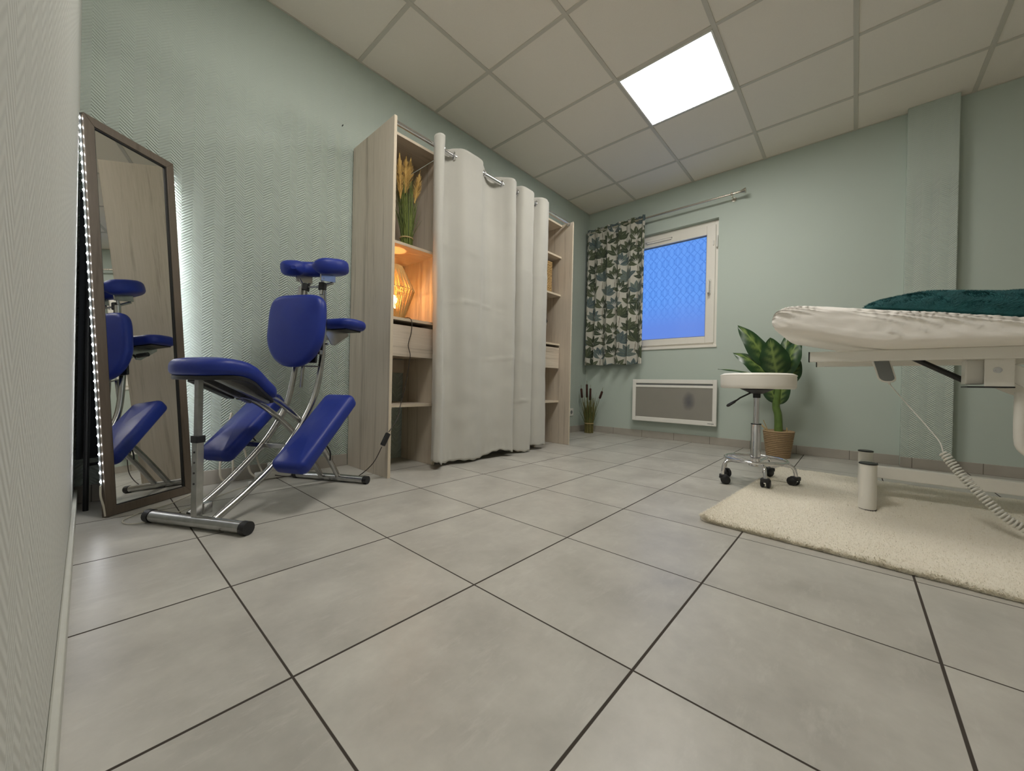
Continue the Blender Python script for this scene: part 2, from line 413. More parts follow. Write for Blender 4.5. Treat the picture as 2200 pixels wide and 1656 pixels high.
# ceiling light panels
def led_panel(x0, y0, label):
    t = thing('ceiling_light', (x0+0.3, y0+0.3, H-0.012), label, 'ceiling light', 'square led panels in the ceiling grid')
    g = 0.012; fr = MB(); z0, z1 = H-0.010, H-0.001
    a0, a1, b0, b1 = x0+g, x0+0.6-g, y0+g, y0+0.6-g; q = 0.010
    fr.box((a0, b0, z0), (a1, b0+q, z1)); fr.box((a0, b1-q, z0), (a1, b1, z1)); fr.box((a0, b0+q, z0), (a0+q, b1-q, z1)); fr.box((a1-q, b0+q, z0), (a1, b1-q, z1))
    fr.build('frame', M['white'], t)
    d = MB(); d.box((a0+q, b0+q, H-0.0075), (a1-q, b1-q, H-0.002)); d.build('diffuser', M['panel'], t)
led_panel(CX, CY-0.6, 'bright square ceiling panel lamp lit in the tile grid above the room')
led_panel(CX-1.8, CY-0.6, 'unseen square ceiling panel added for light, nearest the mirror corner')  # second panel, out of view, added to brighten the room


# ============================================================ WINDOW
win = bpy.data.objects.new('window_1', None); COL.objects.link(win); win.location = (BACK_X+0.05, 1.5, WZ0); struct(win)
fx0, fx1 = BACK_X+0.050, BACK_X+0.12
fr = MB()
fr.box((fx0, WY0, WZ0), (fx1, WY0+0.045, WZ1-0.001)); fr.box((fx0, WY1-0.045, WZ0), (fx1, WY1, WZ1-0.001))
fr.box((fx0, WY0+0.045, WZ0), (fx1, WY1-0.045, WZ0+0.04)); fr.box((fx0, WY0+0.045, WZ1-0.075), (fx1, WY1-0.045, WZ1-0.001))
frame = fr.build('window_frame', M['upvc'], win, bevel=0.003)
sl = MB(); sl.box((BACK_X-0.012, WY0-0.006, WZ0-0.018), (fx0+0.01, WY1, WZ0+0.004)); sl.build('window_sill', M['upvc'], win, bevel=0.003)
sx0, sx1 = BACK_X+0.034, BACK_X+0.095
GY0, GY1, GZ0, GZ1 = 1.103, 1.915, 1.045, 2.040
ss = MB(); a, b, c, d = WY0+0.032, WY1-0.032, WZ0+0.030, WZ1-0.045
ss.box((sx0, a, c), (sx1, GY0, d)); ss.box((sx0, GY1, c), (sx1, b, d)); ss.box((sx0, GY0, c), (sx1, GY1, GZ0)); ss.box((sx0, GY0, GZ1), (sx1, GY1, d))
sash = ss.build('sash', M['upvc'], win, bevel=0.005)
gs = MB(); q = 0.007
for A, B in (((GY0, GZ0), (GY1, GZ0+q)), ((GY0, GZ1-q), (GY1, GZ1)), ((GY0, GZ0+q), (GY0+q, GZ1-q)), ((GY1-q, GZ0+q), (GY1, GZ1-q))):
    gs.box((sx0+0.022, A[0], A[1]), (sx0+0.034, B[0], B[1]))
gs.build('glazing_seal', M['greyplastic'], sash)
pn = MB(); pn.add([(sx0+0.036, GY0, GZ0), (sx0+0.036, GY1, GZ0), (sx0+0.036, GY1, GZ1), (sx0+0.036, GY0, GZ1)], [(0, 1, 2, 3)], False)
tag(pn.build('pane', M['film'], sash), 'frosted glass pane with an ogee pattern film glowing dusk blue')
hd = MB(); hd.box((sx0-0.012, 1.055, 1.455), (sx0, 1.083, 1.60)); hd.tube([(sx0-0.012, 1.069, 1.575), (sx0-0.045, 1.069, 1.575)], 0.009, 10); hd.tube([(sx0-0.045, 1.069, 1.585), (sx0-0.050, 1.069, 1.46)], 0.011, 10)
hd.build('window_handle', M['white'], sash, bevel=0.004)
vt = MB(); vt.box((sx0-0.014, 1.44, 2.076), (sx0, 1.70, 2.095)); vt.box((sx0-0.02, 1.43, 2.092), (sx0, 1.71, 2.100)); vt.build('trickle_vent', M['upvc'], sash, bevel=0.003)
hg = MB(); hg.tube([(sx0-0.006, 1.008, 1.90), (sx0-0.006, 1.008, 2.01)], 0.008, 10); hg.build('hinge', M['white'], frame)
hg = MB(); hg.tube([(sx0-0.006, 1.040, 1.925), (sx0-0.006, 1.040, 1.965)], 0.006, 10); hg.build('hinge', M['white'], frame)

# curtain pole above the window
t = thing('curtain_pole', (3.92, 1.55, 2.29), 'slim nickel curtain pole fixed high over the window', 'curtain pole')
p = MB(); p.tube([(3.92, 0.80, 2.316), (3.92, 2.38, 2.316)], 0.009, 12); p.tube([(3.92, 1.25, 2.316), (3.92, 2.38, 2.316)], 0.0105, 12); p.build('pole', M['nickel'], t)
f = MB(); f.lathe((3.92, 0.80, 2.316), [(0.010, 0.02), (0.011, 0.0), (0.013, -0.012), (0.024, -0.042), (0.025, -0.046), (0.001, -0.046)], 20, 'Y'); f.build('finial', M['nickel'], t)
for yb in (0.865, 2.33):
    b = MB(); b.tube([(3.92, yb, 2.300), (3.96, yb, 2.298), (BACK_X, yb, 2.298)], 0.006, 10); b.lathe((3.92, yb-0.007, 2.316), [(0.012, 0), (0.016, 0.0), (0.016, 0.014), (0.012, 0.014)], 18, 'Y', False)
    b.lathe((BACK_X-0.006, yb, 2.298), [(0.02, 0), (0.02, 0.006)], 18, 'X'); b.build('bracket', M['nickel'], t)

# printed curtain
def leaf_print(nu, nv, W, Hh):
    rng = random.Random(3)
    img = np.empty((nv, nu, 3), np.float32); img[:] = (0.56, 0.545, 0.475)
    uu, vv = np.meshgrid(np.linspace(0, W, nu), np.linspace(0, Hh, nv))
    img *= (1+0.04*np.sin(uu*37+vv*11))[..., None]
    def lens(x, y, ang, L, wd, col, vein=None):
        x0, x1, y0, y1 = x-L, x+L, y-L, y+L
        i0, i1 = max(0, int(x0/W*(nu-1))), min(nu, int(x1/W*(nu-1))+2); j0, j1 = max(0, int(y0/Hh*(nv-1))), min(nv, int(y1/Hh*(nv-1))+2)
        if i0 >= i1 or j0 >= j1: return
        X = uu[j0:j1, i0:i1]-x; Y = vv[j0:j1, i0:i1]-y; ca, sa = math.cos(ang), math.sin(ang)
        a = (X*ca+Y*sa)/L; b = (-X*sa+Y*ca)
        prof = wd*np.sin(np.clip(a, 0, 1)**0.8*PI)**0.8
        m = (a > 0) & (a < 1) & (np.abs(b) < prof)
        sh = 1 + 0.35*(np.abs(b)/(prof+1e-5)) - 0.25 + 0.12*np.sin(a*40+np.abs(b)*900)
        reg = img[j0:j1, i0:i1]; reg[m] = (np.array(col)*sh[..., None])[m]
        if vein is not None:
            mv = (a > 0.05) & (a < 0.85) & (np.abs(b) < 0.0012); reg[mv] = vein
    cols_d = [(0.070, 0.092, 0.048), (0.048, 0.066, 0.040), (0.088, 0.108, 0.058)]
    cols_b = [(0.115, 0.155, 0.150), (0.085, 0.125, 0.135), (0.14, 0.18, 0.165)]
    mot = []
    r = 0; y = -0.05
    while y < Hh+0.1:
        x = (0.0 if r % 2 == 0 else 0.10)-0.05
        while x < W+0.1:
            mot.append((x+rng.uniform(-.02, .02), y+rng.uniform(-.02, .02), (r+int(x*7)) % 3)); x += 0.205
        y += 0.142; r += 1
    for kind in (2, 0, 1):
        for (x, y, k) in mot:
            if k != kind: continue
            blue = (k == 2); pal = cols_b if blue else cols_d; tilt = rng.uniform(-0.35, 0.35)
            lens(x, y, -PI/2+tilt*0.3, 0.14, 0.0032, (0.22, 0.19, 0.15))
            n = rng.choice((5, 6, 7)); sp = rng.uniform(2.2, 2.9)
            for q in range(n):
                a = PI/2+tilt+(q-(n-1)/2)*sp/(n-1); L = rng.uniform(0.120, 0.150)*(1-0.15*abs(q-(n-1)/2)/n)
                lens(x, y, a, L, 0.0250, rng.choice(pal), (0.26, 0.29, 0.20))
            if k == 0 or rng.random() < 0.4:
                for q in range(5): lens(x, y-0.004, PI/2+tilt+(q-2)*0.32, 0.066, 0.0042, (0.68, 0.66, 0.60))
    return np.clip(img, 0, 1)
nu, nv = 250, 520
Wc, Zt, Zb = 0.90, 2.352, 0.778
img = leaf_print(nu, nv, Wc, Zt-Zb)
mb = MB(); vs = []; fs = []
for j in range(nv):
    h = j/(nv-1); z = Zb+(Zt-Zb)*h
    amp = 0.016+0.020*(1-h)**1.2; pinch = 1-0.5*math.exp(-((z-2.316)/0.03)**2)
    for i in range(nu):
        s_ = i/(nu-1); y = 2.385-0.720*s_ - 0.006*math.sin(h*3)*(1-s_)
        ph = 2*PI*(s_*6.2+0.35*math.sin(3.3*s_+1)+0.1*(1-h)*math.sin(9*s_))
        hi = max(0, (h-0.72)/0.28)
        dx = amp*math.sin(ph)*pinch + 0.006*hi*math.sin(ph*3.1+2) + 0.004*math.sin(ph*2.3+h*4)
        ty = 0.007*math.cos(ph)
        hem = -0.006*math.sin(ph*0.5) if j < 2 else 0
        vs.append((3.912+dx, y+ty, z+hem))
for j in range(nv-1):
    for i in range(nu-1):
        a = j*nu+i; fs.append((a, a+1, a+nu+1, a+nu))
mb.add(vs, fs); mb.col = img.reshape(-1, 3)
lc = mb.build('printed_curtain', M['print'], origin=(3.92, 2.02, 0.778))
md = lc.modifiers.new('thick', 'SOLIDIFY'); md.thickness = 0.0015
tag(lc, 'short curtain printed with green and blue tropical leaves, gathered at the left of the window', 'curtain')

# ============================================================ HEATER
t = thing('wall_heater', (3.96, 1.367, 0.178), 'white wall-hung electric heater with a dark-blotched grey front panel below the window', 'heater')
Y0, Y1, Z0, Z1 = 0.955, 1.779, 0.180, 0.617; X0 = 3.930; X1 = 3.972
b = MB(); b.box((X0+0.012, Y0+0.006, Z0+0.006), (X1, Y1-0.006, Z1-0.006)); b.build('heater_body', M['white'], t, bevel=0.006)
f = MB()
f.box((X0, Y0, Z0), (X0+0.02, Y0+0.036, Z1)); f.box((X0, Y1-0.036, Z0), (X0+0.02, Y1, Z1)); f.box((X0, Y0+0.036, Z0), (X0+0.02, Y1-0.036, Z0+0.045)); f.box((X0, Y0+0.036, Z1-0.040), (X0+0.02, Y1-0.036, Z1)); f.box((X0, Y0+0.036, Z1-0.082), (X0+0.02, Y1-0.036, Z1-0.058))
f.build('front_frame', M['white'], t, bevel=0.004)
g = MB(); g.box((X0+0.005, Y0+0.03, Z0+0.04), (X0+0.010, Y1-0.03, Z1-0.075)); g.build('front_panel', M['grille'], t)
g = MB(); g.box((X0+0.0105, Y0+0.03, Z1-0.065), (X0+0.0118, Y1-0.03, Z1-0.035)); g.build('outlet_slot', M['greyplastic'], t)
g = MB(); g.box((X0-0.0006, Y0+0.02, Z0+0.018), (X0, Y0+0.075, Z0+0.024)); g.build('maker_plate', M['greyplastic'], t)
for ya in (Y0+0.15, Y1-0.19):
    g = MB(); g.box((X1, ya, Z0+0.08), (BACK_X, ya+0.04, Z1-0.08)); g.build('wall_bracket', M['greyplastic'], t)

# wall socket
t = thing('wall_socket', (3.70, LEFT_Y, 0.19), 'small white wall socket low between the wardrobe and the corner', 'socket')
b = MB(); b.box((3.66, LEFT_Y-0.010, 0.19), (3.74, LEFT_Y, 0.275)); b.build('plate', M['whitep'], t, bevel=0.003)
b = MB(); b.lathe((3.70, LEFT_Y-0.0115, 0.232), [(0.021, 0.0), (0.021, 0.002)], 24, 'Y'); b.build('socket_hole', M['greyplastic'], t)
b = MB(); b.tube([(1.047, LEFT_Y, 2.123), (1.047, LEFT_Y-0.014, 2.126)], 0.0028, 8)
tag(b.build('nail', M['blackmetal'], origin=(1.047, LEFT_Y, 2.12)), 'tiny dark nail left high in the green wall beside the wardrobe', 'nail')

# ============================================================ WARDROBE
ward = thing('wardrobe', (2.02, 2.16, 0), 'tall open pale oak wardrobe with shelves, two drawers and no doors', 'wardrobe')
WT = 2.010; th = 0.017; PX0, PX1 = 1.117, 2.925; PY0 = 1.913; IY = 2.030; BY = 2.395
def panel_x(name, x0, x1, y0, y1, z0, z1, mat='oak'):
    b = MB(); b.box((x0, y0, z0), (x1, y1, z1)); o = b.build(name, M[mat], ward, bevel=0.001, bseg=1); return o
def banding(parent, a, b_):
    e = MB(); e.box(a, b_); e.build('edge_band', M['oak_edge'], parent)
p1 = panel_x('side_panel', PX0, PX0+th, PY0, BY, 0, WT); banding(p1, (PX0, PY0-0.001, 0.001), (PX0+th, PY0, WT))
p2 = panel_x('side_panel', PX1-th, PX1, PY0, BY, 0, WT); banding(p2, (PX1-th, PY0-0.001, 0.001), (PX1, PY0, WT))
IL, IR = 1.520, 2.560
p3 = panel_x('inner_panel', IL-th, IL, IY, BY, 0, WT-0.02); banding(p3, (IL-th, IY-0.001, 0.001), (IL, IY, WT-0.02))
p4 = panel_x('inner_panel', IR, IR+th, IY, BY, 0, WT-0.02); banding(p4, (IR, IY-0.001, 0.001), (IR+th, IY, WT-0.02))
def shelf(x0, x1, z, y0=IY):
    s = MB(); s.box((x0, y0, z), (x1, BY, z+0.016)); o = s.build('shelf', M['oak_x'], ward)
    banding(o, (x0, y0-0.001, z), (x1, y0, z+0.016))
for z in (1.992, 1.356, 0.906, 0.384): shelf(PX0+th, IL-th, z)
for z in (1.992, 1.700, 1.353, 0.900, 0.378): shelf(IR+th, PX1-th, z)
# back panels of the two columns, above the drawers
for x0, x1 in ((PX0+th, IL-th), (IR+th, PX1-th)):
    b = MB(); b.box((x0, BY-0.006, 0.906 if x0 < 2 else 0.0), (x1, BY, 1.99)); b.build('back_panel', M['oak'], ward)
# hanging shelf across the middle behind the curtain
b = MB(); b.box((IL, IY+0.05, 1.70), (IR, BY, 1.716)); b.build('shelf', M['oak_x'], ward)
b = MB(); b.tube([(IL, 2.22, 1.62), (IR, 2.22, 1.62)], 0.0125, 14); b.build('clothes_rail', M['chrome'], ward)
for x0, x1 in ((PX0+th, IL-th), (IR+th, PX1-th)):
    d = MB(); d.box((x0+0.003, IY+0.002, 0.690), (x1-0.003, IY+0.018, 0.878)); dd = d.build('drawer', M['oak_x'], ward, bevel=0.001, bseg=1)
    d = MB(); d.box((x0+0.012, IY+0.018, 0.70), (x0+0.024, BY-0.02, 0.86)); d.box((x1-0.024, IY+0.018, 0.70), (x1-0.012, BY-0.02, 0.86)); d.box((x0+0.024, BY-0.035, 0.70), (x1-0.024, BY-0.02, 0.86)); d.box((x0+0.012, IY+0.018, 0.695), (x1-0.012, BY-0.02, 0.70))
    d.build('drawer_box', M['oak_edge'], dd)
# lower cross rail at the back of the left column
b = MB(); b.box((PX0+th, BY-0.012, 0.60), (IL-th, BY, 0.69)); b.build('back_rail', M['oak_x'], ward)

# curtain rod between the side panels
t = thing('curtain_rod', (2.02, 1.952, 1.985), 'chrome telescopic rod spanning the wardrobe front', 'curtain rod')
b = MB(); b.tube([(PX0+th+0.001, 1.952, 2.000), (1.98, 1.952, 2.000)], 0.0130, 18); b.build('rod', M['chrome'], t)
b = MB(); b.tube([(1.80, 1.952, 2.000), (PX1-th-0.001, 1.952, 2.000)], 0.0148, 18); b.build('rod', M['chrome'], t)
for xe in (PX0+th, PX1-th-0.006):
    b = MB(); b.lathe((xe, 1.952, 1.998), [(0.019, 0), (0.019, 0.006)], 20, 'X'); b.build('end_socket', M['chrome'], t)

# eyelet curtain
ctl = [(1.412, -.002), (1.405, -.030), (1.418, -.058), (1.455, -.050), (1.470, -.020), (1.478, .010), (1.500, .036), (1.535, .034), (1.566, .0), (1.615, -.040), (1.70, -.048), (1.785, -.040), (1.83, -.004), (1.875, .032), (1.95, .034), (2.010, .0), (2.055, -.040), (2.10, -.052), (2.138, -.045), (2.146, -.012), (2.150, .020), (2.163, .026), (2.180, .0), (2.215, -.040), (2.29, -.052), (2.348, -.046), (2.358, -.012), (2.362, .020), (2.385, .024), (2.410, .0), (2.44, -.036), (2.50, -.048), (2.548, -.040)]
bot = [(1.436, .000), (1.428, -.022), (1.424, -.048), (1.452, -.068), (1.482, -.052), (1.505, -.018), (1.54, .005), (1.58, .008), (1.63, -.005), (1.69, -.020), (1.75, -.024), (1.81, -.020), (1.86, -.012), (1.91, -.018), (1.97, -.028), (2.03, -.030), (2.085, -.045), (2.125, -.055), (2.150, -.045), (2.150, -.010), (2.155, .015), (2.18, .015), (2.22, -.002), (2.265, -.020), (2.32, -.030), (2.37, -.034), (2.385, -.010), (2.385, .015), (2.40, .025), (2.43, .015), (2.475, -.005), (2.54, -.015), (2.60, -.010)]
top_c = catmull([Vector((x, y, 0)) for x, y in ctl], 8); bot_c = catmull([Vector((x, y, 0)) for x, y in bot], 8)
L = [0]
for i in range(1, len(top_c)): L.append(L[-1]+(top_c[i]-top_c[i-1]).length)
nz_ = 150; n = len(top_c); mb = MB(); vs = []
for j in range(nz_):
    h = j/(nz_-1); z = 0.030+(2.052-0.030)*h; k = h**1.15
    for i in range(n):
        p = bot_c[i]*(1-k)+top_c[i]*k
        u = i/(n-1)
        drift = 0.012*math.sin(5*h+u*9)*(1-h)*h*2
        zz = z
        dy = 0.0
        for zc in (1.42, 1.06, 0.72, 0.40):      # fold creases from the packet
            wv = (z-zc-0.02*math.sin(u*13+zc*9)); dy -= 0.0035*math.exp(-(wv/0.007)**2)*max(0, math.sin(u*8+zc*5)*0.5+0.6)
        dy += 0.006*(noise.noise(Vector((u*9, z*3.2, 1.7)))) + 0.003*noise.noise(Vector((u*26, z*9, 5)))*(1-0.6*k)
        dy += (0.0045*math.sin(u*58+0.8*math.sin(h*3))+0.0025*math.sin(u*101+2))*(0.35+0.65*math.sin(min(1, h*1.3)*PI*0.5))
        dy += 0.007*max(0, noise.noise(Vector((u*7+z*4, z*7-u*5, 8))))*(1-0.4*k)
        if j < 6: dy += 0.0012*math.sin(u*220)
        if h < 0.02: zz += 0.0035*math.sin(u*150)*(1-h/0.02)
        zz += (0.014*math.sin(u*14+1.0)+0.010*math.sin(u*31))*max(0, 1-h*8)
        if h > 0.985: zz += -0.010*max(0, p.y)/0.036
        vs.append((p.x+drift, 1.952+p.y+dy, zz))
fs = []
for j in range(nz_-1):
    for i in range(n-1):
        a = j*n+i; fs.append((a, a+1, a+n+1, a+n))
mb.add(vs, fs)
gc = thing('eyelet_curtain', (2.0, 1.952, 0.03), 'plain light grey eyelet curtain hanging across the middle of the wardrobe', 'curtain')
o = mb.build('curtain_cloth', M['curt'], gc); md = o.modifiers.new('thick', 'SOLIDIFY'); md.thickness = 0.0018
def ring_at(x, ang, mat):
    b = MB(); rings = []
    d = Vector((math.cos(ang), math.sin(ang), 0)); c = Vector((x, 1.952, 2.0))
    for i in range(25):
        a = 2*PI*i/24; rr = []
        rad = Vector((0, 0, 1))*math.sin(a)+Vector((-d.y, d.x, 0))*math.cos(a)
        for q in range(9):
            w_ = 2*PI*q/8; rr.append(c+rad*(0.0215+0.0055*math.cos(w_))+d*0.0042*math.sin(w_))
        rings.append(rr)
    b.loft(rings, False, False); b.build('eyelet', mat, gc)
for x, a in ((1.475, 0.1), (1.566, -0.25), (1.83, 0.2), (2.010, -0.2), (2.150, 0.1), (2.180, -0.15), (2.360, 0.1), (2.410, -0.15)): ring_at(x, a, M['chrome'])

# ------------------------------------------------------------ things on the shelves
def blade(mb, p0, p1, w, bend=(0, 0, 0), n=6):
    p0, p1, bd = Vector(p0), Vector(p1), Vector(bend); side = (p1-p0).cross(Vector((random.uniform(-1, 1), random.uniform(-1, 1), 0.1))).normalized()
    vs = []
    for i in range(n+1):
        t_ = i/n; c = p0.lerp(p1, t_)+bd*t_*t_; ww = w*(1-t_**2)+0.0003; vs += [c-side*ww, c+side*ww*0.9]
    mb.add(vs, [(2*i, 2*i+1, 2*i+3, 2*i+2) for i in range(n)])
# dried wheat bundle
wx, wy, wz = 1.322, 2.095, 1.372
t = thing('dried_grass_bunch', (wx, wy, wz), 'bunch of green stalks with golden wheat plumes on the upper left wardrobe shelf', 'dried grass')
st = MB(); rr = random.Random(5)
for k in range(70):
    a = rr.uniform(0, 2*PI); r = 0.038*math.sqrt(rr.random()); x, y = r*math.cos(a), r*math.sin(a)
    sp = rr.uniform(1.1, 2.1); h = rr.uniform(0.22, 0.42)
    st.tube([(wx+x, wy+y, wz+0.001), (wx+x, wy+y, wz+0.09), (wx+x*sp, wy+y*sp*0.7, wz+h)], [0.003, 0.0028, 0.0012], 6, 3)
tag(st.build('stalks', M['stalk'], t), 'green stalks'); st = MB()
for k in range(90):
    a = rr.uniform(0, 2*PI); r = 0.03*math.sqrt(rr.random()); sp = rr.uniform(1.6, 3.4); h = rr.uniform(0.2, 0.46)
    blade(st, (wx+r*math.cos(a), wy+r*math.sin(a), wz+0.05), (wx+sp*r*math.cos(a), wy+sp*r*math.sin(a)*0.7, wz+h), 0.0022, (0.02*math.cos(a), 0.01*math.sin(a), -0.01))
st.build('leaves', M['stalk_d'], t)
b = MB(); b.lathe((wx, wy, wz+0.052), [(0.041, 0), (0.0435, 0.004), (0.041, 0.008)], 24, 'Z', False); b.build('twine', M['twine'], t)
def plume(p0, p1, w, nm='plume'):
    b = MB(); p0, p1 = Vector(p0), Vector(p1); ax = (p1-p0); L_ = ax.length; ax.normalize(); s1 = ax.orthogonal().normalized(); s2 = ax.cross(s1)
    b.tube([p0, p0.lerp(p1, 0.5), p1-ax*0.02], [0.004, w*0.38, 0.003], 8, 4)
    for k in range(330):
        q = rr.random()**0.85; a = rr.uniform(0, 2*PI); d = s1*math.cos(a)+s2*math.sin(a); wd = w*math.sin(min(1, q*1.12+0.06)*PI)**0.7
        c = p0.lerp(p1, q*0.86); blade(b, c+d*wd*0.15, c+ax*(0.03+0.02*rr.random())+d*wd, 0.0011, n=2)
    b.build(nm, M['plume'], t)
plume((1.262, 2.075, 1.65), (1.240, 2.06, 1.93), 0.026); plume((1.300, 2.085, 1.70), (1.300, 2.08, 1.945), 0.031)
plume((1.325, 2.11, 1.72), (1.358, 2.115, 1.972), 0.031); plume((1.365, 2.08, 1.66), (1.395, 2.07, 1.870), 0.029)

# rattan lamp
lx, ly, lz = 1.272, 2.150, 0.922
t = thing('table_lamp', (lx, ly, lz), 'lit rattan table lamp with diamond-shaped rope shade on the wardrobe shelf', 'lamp')
b = MB(); b.lathe((lx, ly, lz), [(0.062, 0), (0.064, 0.004), (0.062, 0.010), (0.018, 0.012), (0.018, 0.065), (0.015, 0.07)], 28); b.build('base', M['blackmetal'], t)
prof = [(0.066, 0.008), (0.124, 0.185), (0.048, 0.335)]
b = MB()
for r, h in prof:
    pts = [(lx+r*math.cos(2*PI*i/30), ly+r*math.sin(2*PI*i/30), lz+h) for i in range(31)]; b.tube(pts, 0.0022, 6)
for k in range(6):
    a = 2*PI*k/6+0.4; b.tube([(lx+r*math.cos(a), ly+r*math.sin(a), lz+h) for r, h in prof], 0.0018, 6)
b.build('shade_frame', M['blackmetal'], t)
b = MB()
for k in range(104):
    a = 2*PI*k/104; j = rr.uniform(-.012, .012); b.tube([(lx+(r+0.002)*math.cos(a+j*i), ly+(r+0.002)*math.sin(a+j*i), lz+h) for i, (r, h) in enumerate(prof)], rr.uniform(0.0018, 0.0030), 5)
t2 = NT('lit_paper_rope'); o_ = t2.obj(); nn = t2.noise(o_, 120, 3); t2.set(t2.mix(nn, (0.55, 0.33, 0.10), (0.75, 0.50, 0.20)), 0.8)
tag(b.build('lamp_shade', t2.m, t), 'rope lamp shade')
b = MB(); b.sphere((lx, ly, lz+0.125), 0.024, 16, (1, 1, 1.25)); b.lathe((lx, ly, lz+0.07), [(0.013, 0), (0.013, 0.028)], 16); b.build('bulb', M['bulb'], t)
ld = bpy.data.lights.new('lamp_light', 'POINT'); ld.energy = 4.6; ld.color = (1.0, 0.50, 0.16); ld.shadow_soft_size = 0.012
lo = bpy.data.objects.new('lamp_light', ld); COL.objects.link(lo); lo.parent = t; lo.location = (0, 0, 0.165)
cord = MB(); cp = [(1.300, 2.09, 0.929), (1.318, 2.045, 0.930), (1.322, 2.018, 0.905), (1.318, 2.015, 0.84), (1.298, 2.014, 0.76), (1.312, 2.012, 0.70), (1.300, 2.010, 0.62), (1.272, 2.0, 0.50), (1.235, 1.985, 0.40), (1.185, 1.93, 0.33), (1.105, 1.885, 0.262)]
cord.tube(cp, 0.0024, 8, 6); cord.tube([(1.062, 1.880, 0.186), (1.02, 1.895, 0.10), (0.965, 1.95, 0.03), (0.93, 2.02, 0.0045), (0.90, 2.10, 0.004), (0.86, 2.17, 0.004), (0.80, 2.25, 0.004), (0.73, 2.30, 0.008), (0.685, 2.315, 0.02)], 0.0024, 8, 6)
cc = cord.build('lamp_cord', M['cable'], t)
b = MB(); d = Vector((1.062-1.105, 1.880-1.885, 0.186-0.262)).normalized(); c = Vector((1.0835, 1.8825, 0.224)); s1 = d.cross(Vector((0, 1, 0))).normalized(); s2 = d.cross(s1)
b.box((-0.036, -0.012, -0.010), (0.036, 0.012, 0.010), lambda x, y, z: tuple(c+d*x+s1*y+s2*z)); b.build('cord_switch', M['black'], cc, bevel=0.004)

# wicker basket
def basket_tex(mb, x0, x1, y0, y1, z0, z1):
    rows = int((z1-z0)/0.0135)
    for k in range(rows):
        z = z0+0.007+k*0.0135; pts = []
        per = [(x0, y0), (x1, y0), (x1, y1), (x0, y1), (x0, y0)]
        for (ax, ay), (bx, by) in zip(per[:-1], per[1:]):
            m_ = int(math.hypot(bx-ax, by-ay)/0.006)
            nx, ny = (by-ay), -(bx-ax); l_ = math.hypot(nx, ny); nx /= l_; ny /= l_
            for i in range(m_):
                q = i/m_; o_ = 0.0028*math.sin(2*PI*q*m_/5+k*PI); pts.append((ax+(bx-ax)*q+nx*o_, ay+(by-ay)*q+ny*o_, z+0.0015*math.sin(i*1.3+k)))
        pts.append(pts[0]); mb.tube(pts, 0.0066, 6, caps=False)
t = thing('wicker_basket', (2.72, 2.17, 1.370), 'woven seagrass basket on the right-hand wardrobe shelf', 'basket')
b = MB(); basket_tex(b, 2.60, 2.822, 2.075, 2.30, 1.372, 1.660); b.build('basket_body', simple('water_hyacinth_weave', (0.50, 0.34, 0.15), 0.8, var=0.45, nscale=120, bump=0.7, bdist=0.002), t)
b = MB(); b.box((2.61, 2.085, 1.371), (2.812, 2.29, 1.645)); b.build('liner', M['twine'], t)
t = thing('dark_vase', (2.775, 2.125, 0.917), 'small dark rounded vase just showing beside the grey curtain', 'vase')
b = MB(); b.lathe((2.775, 2.125, 0.917), [(0.030, 0), (0.034, 0.004), (0.012, 0.02), (0.012, 0.15), (0.030, 0.168), (0.042, 0.20), (0.030, 0.232), (0.006, 0.245)], 24); b.build('vase_body', simple('smoky_glaze', (0.03, 0.032, 0.035), 0.2), t)

# ============================================================ MIRROR
mBL = Vector((0.058, 2.090, 0.0)); ma = 0.619; mth = 0.087
mw = Vector((math.cos(ma), math.sin(ma), 0)); mn = Vector((-mw.y, mw.x, 0))
mh = (Vector((0, 0, 1))*math.cos(mth)+mn*math.sin(mth)).normalized(); mnn = mh.cross(mw).normalized()
if mnn.dot(mn) > 0: mnn = -mnn          # mnn points into the room
MW, MH = 0.345, 1.540
Tm = lambda a, b_, c_: tuple(mBL+Vector((0, 0, 0.002))+mw*a+mh*b_+mnn*c_)
t = thing('leaning_mirror', tuple(mBL+mw*MW/2), 'tall narrow mirror in a dark wood frame, leaning in the corner with led strip', 'mirror')
fr = MB(); q = 0.034
def prism(mb, quad, c0, c1):
    vs = [Tm(a, b_, c0) for a, b_ in quad]+[Tm(a, b_, c1) for a, b_ in quad]
    mb.add(vs, [(3, 2, 1, 0), (4, 5, 6, 7), (0, 1, 5, 4), (1, 2, 6, 5), (2, 3, 7, 6), (3, 0, 4, 7)], False)
for quad in (((0, 0), (MW, 0), (MW-q, q), (q, q)), ((MW, 0), (MW, MH), (MW-q, MH-q), (MW-q, q)), ((MW, MH), (0, MH), (q, MH-q), (MW-q, MH-q)), ((0, MH), (0, 0), (q, q), (q, MH-q))):
    prism(fr, quad, -0.022, 0.0)
fr.build('mirror_frame', M['brownwood'], t, bevel=0.0015)
lip = MB(); l = 0.0035
for quad in (((q, q), (MW-q, q), (MW-q-l, q+l), (q+l, q+l)), ((MW-q, q), (MW-q, MH-q), (MW-q-l, MH-q-l), (MW-q-l, q+l)), ((MW-q, MH-q), (q, MH-q), (q+l, MH-q-l), (MW-q-l, MH-q-l)), ((q, MH-q), (q, q), (q+l, q+l), (q+l, MH-q-l))):
    prism(lip, quad, -0.016, -0.004)
lip.build('inner_lip', M['black'], t)
gl = MB(); gl.add([Tm(q-0.004, q-0.004, -0.010), Tm(MW-q+0.004, q-0.004, -0.010), Tm(MW-q+0.004, MH-q+0.004, -0.010), Tm(q-0.004, MH-q+0.004, -0.010)], [(0, 1, 2, 3)], False); tag(gl.build('mirror_glass', M['mirror'], t), 'mirror glass')
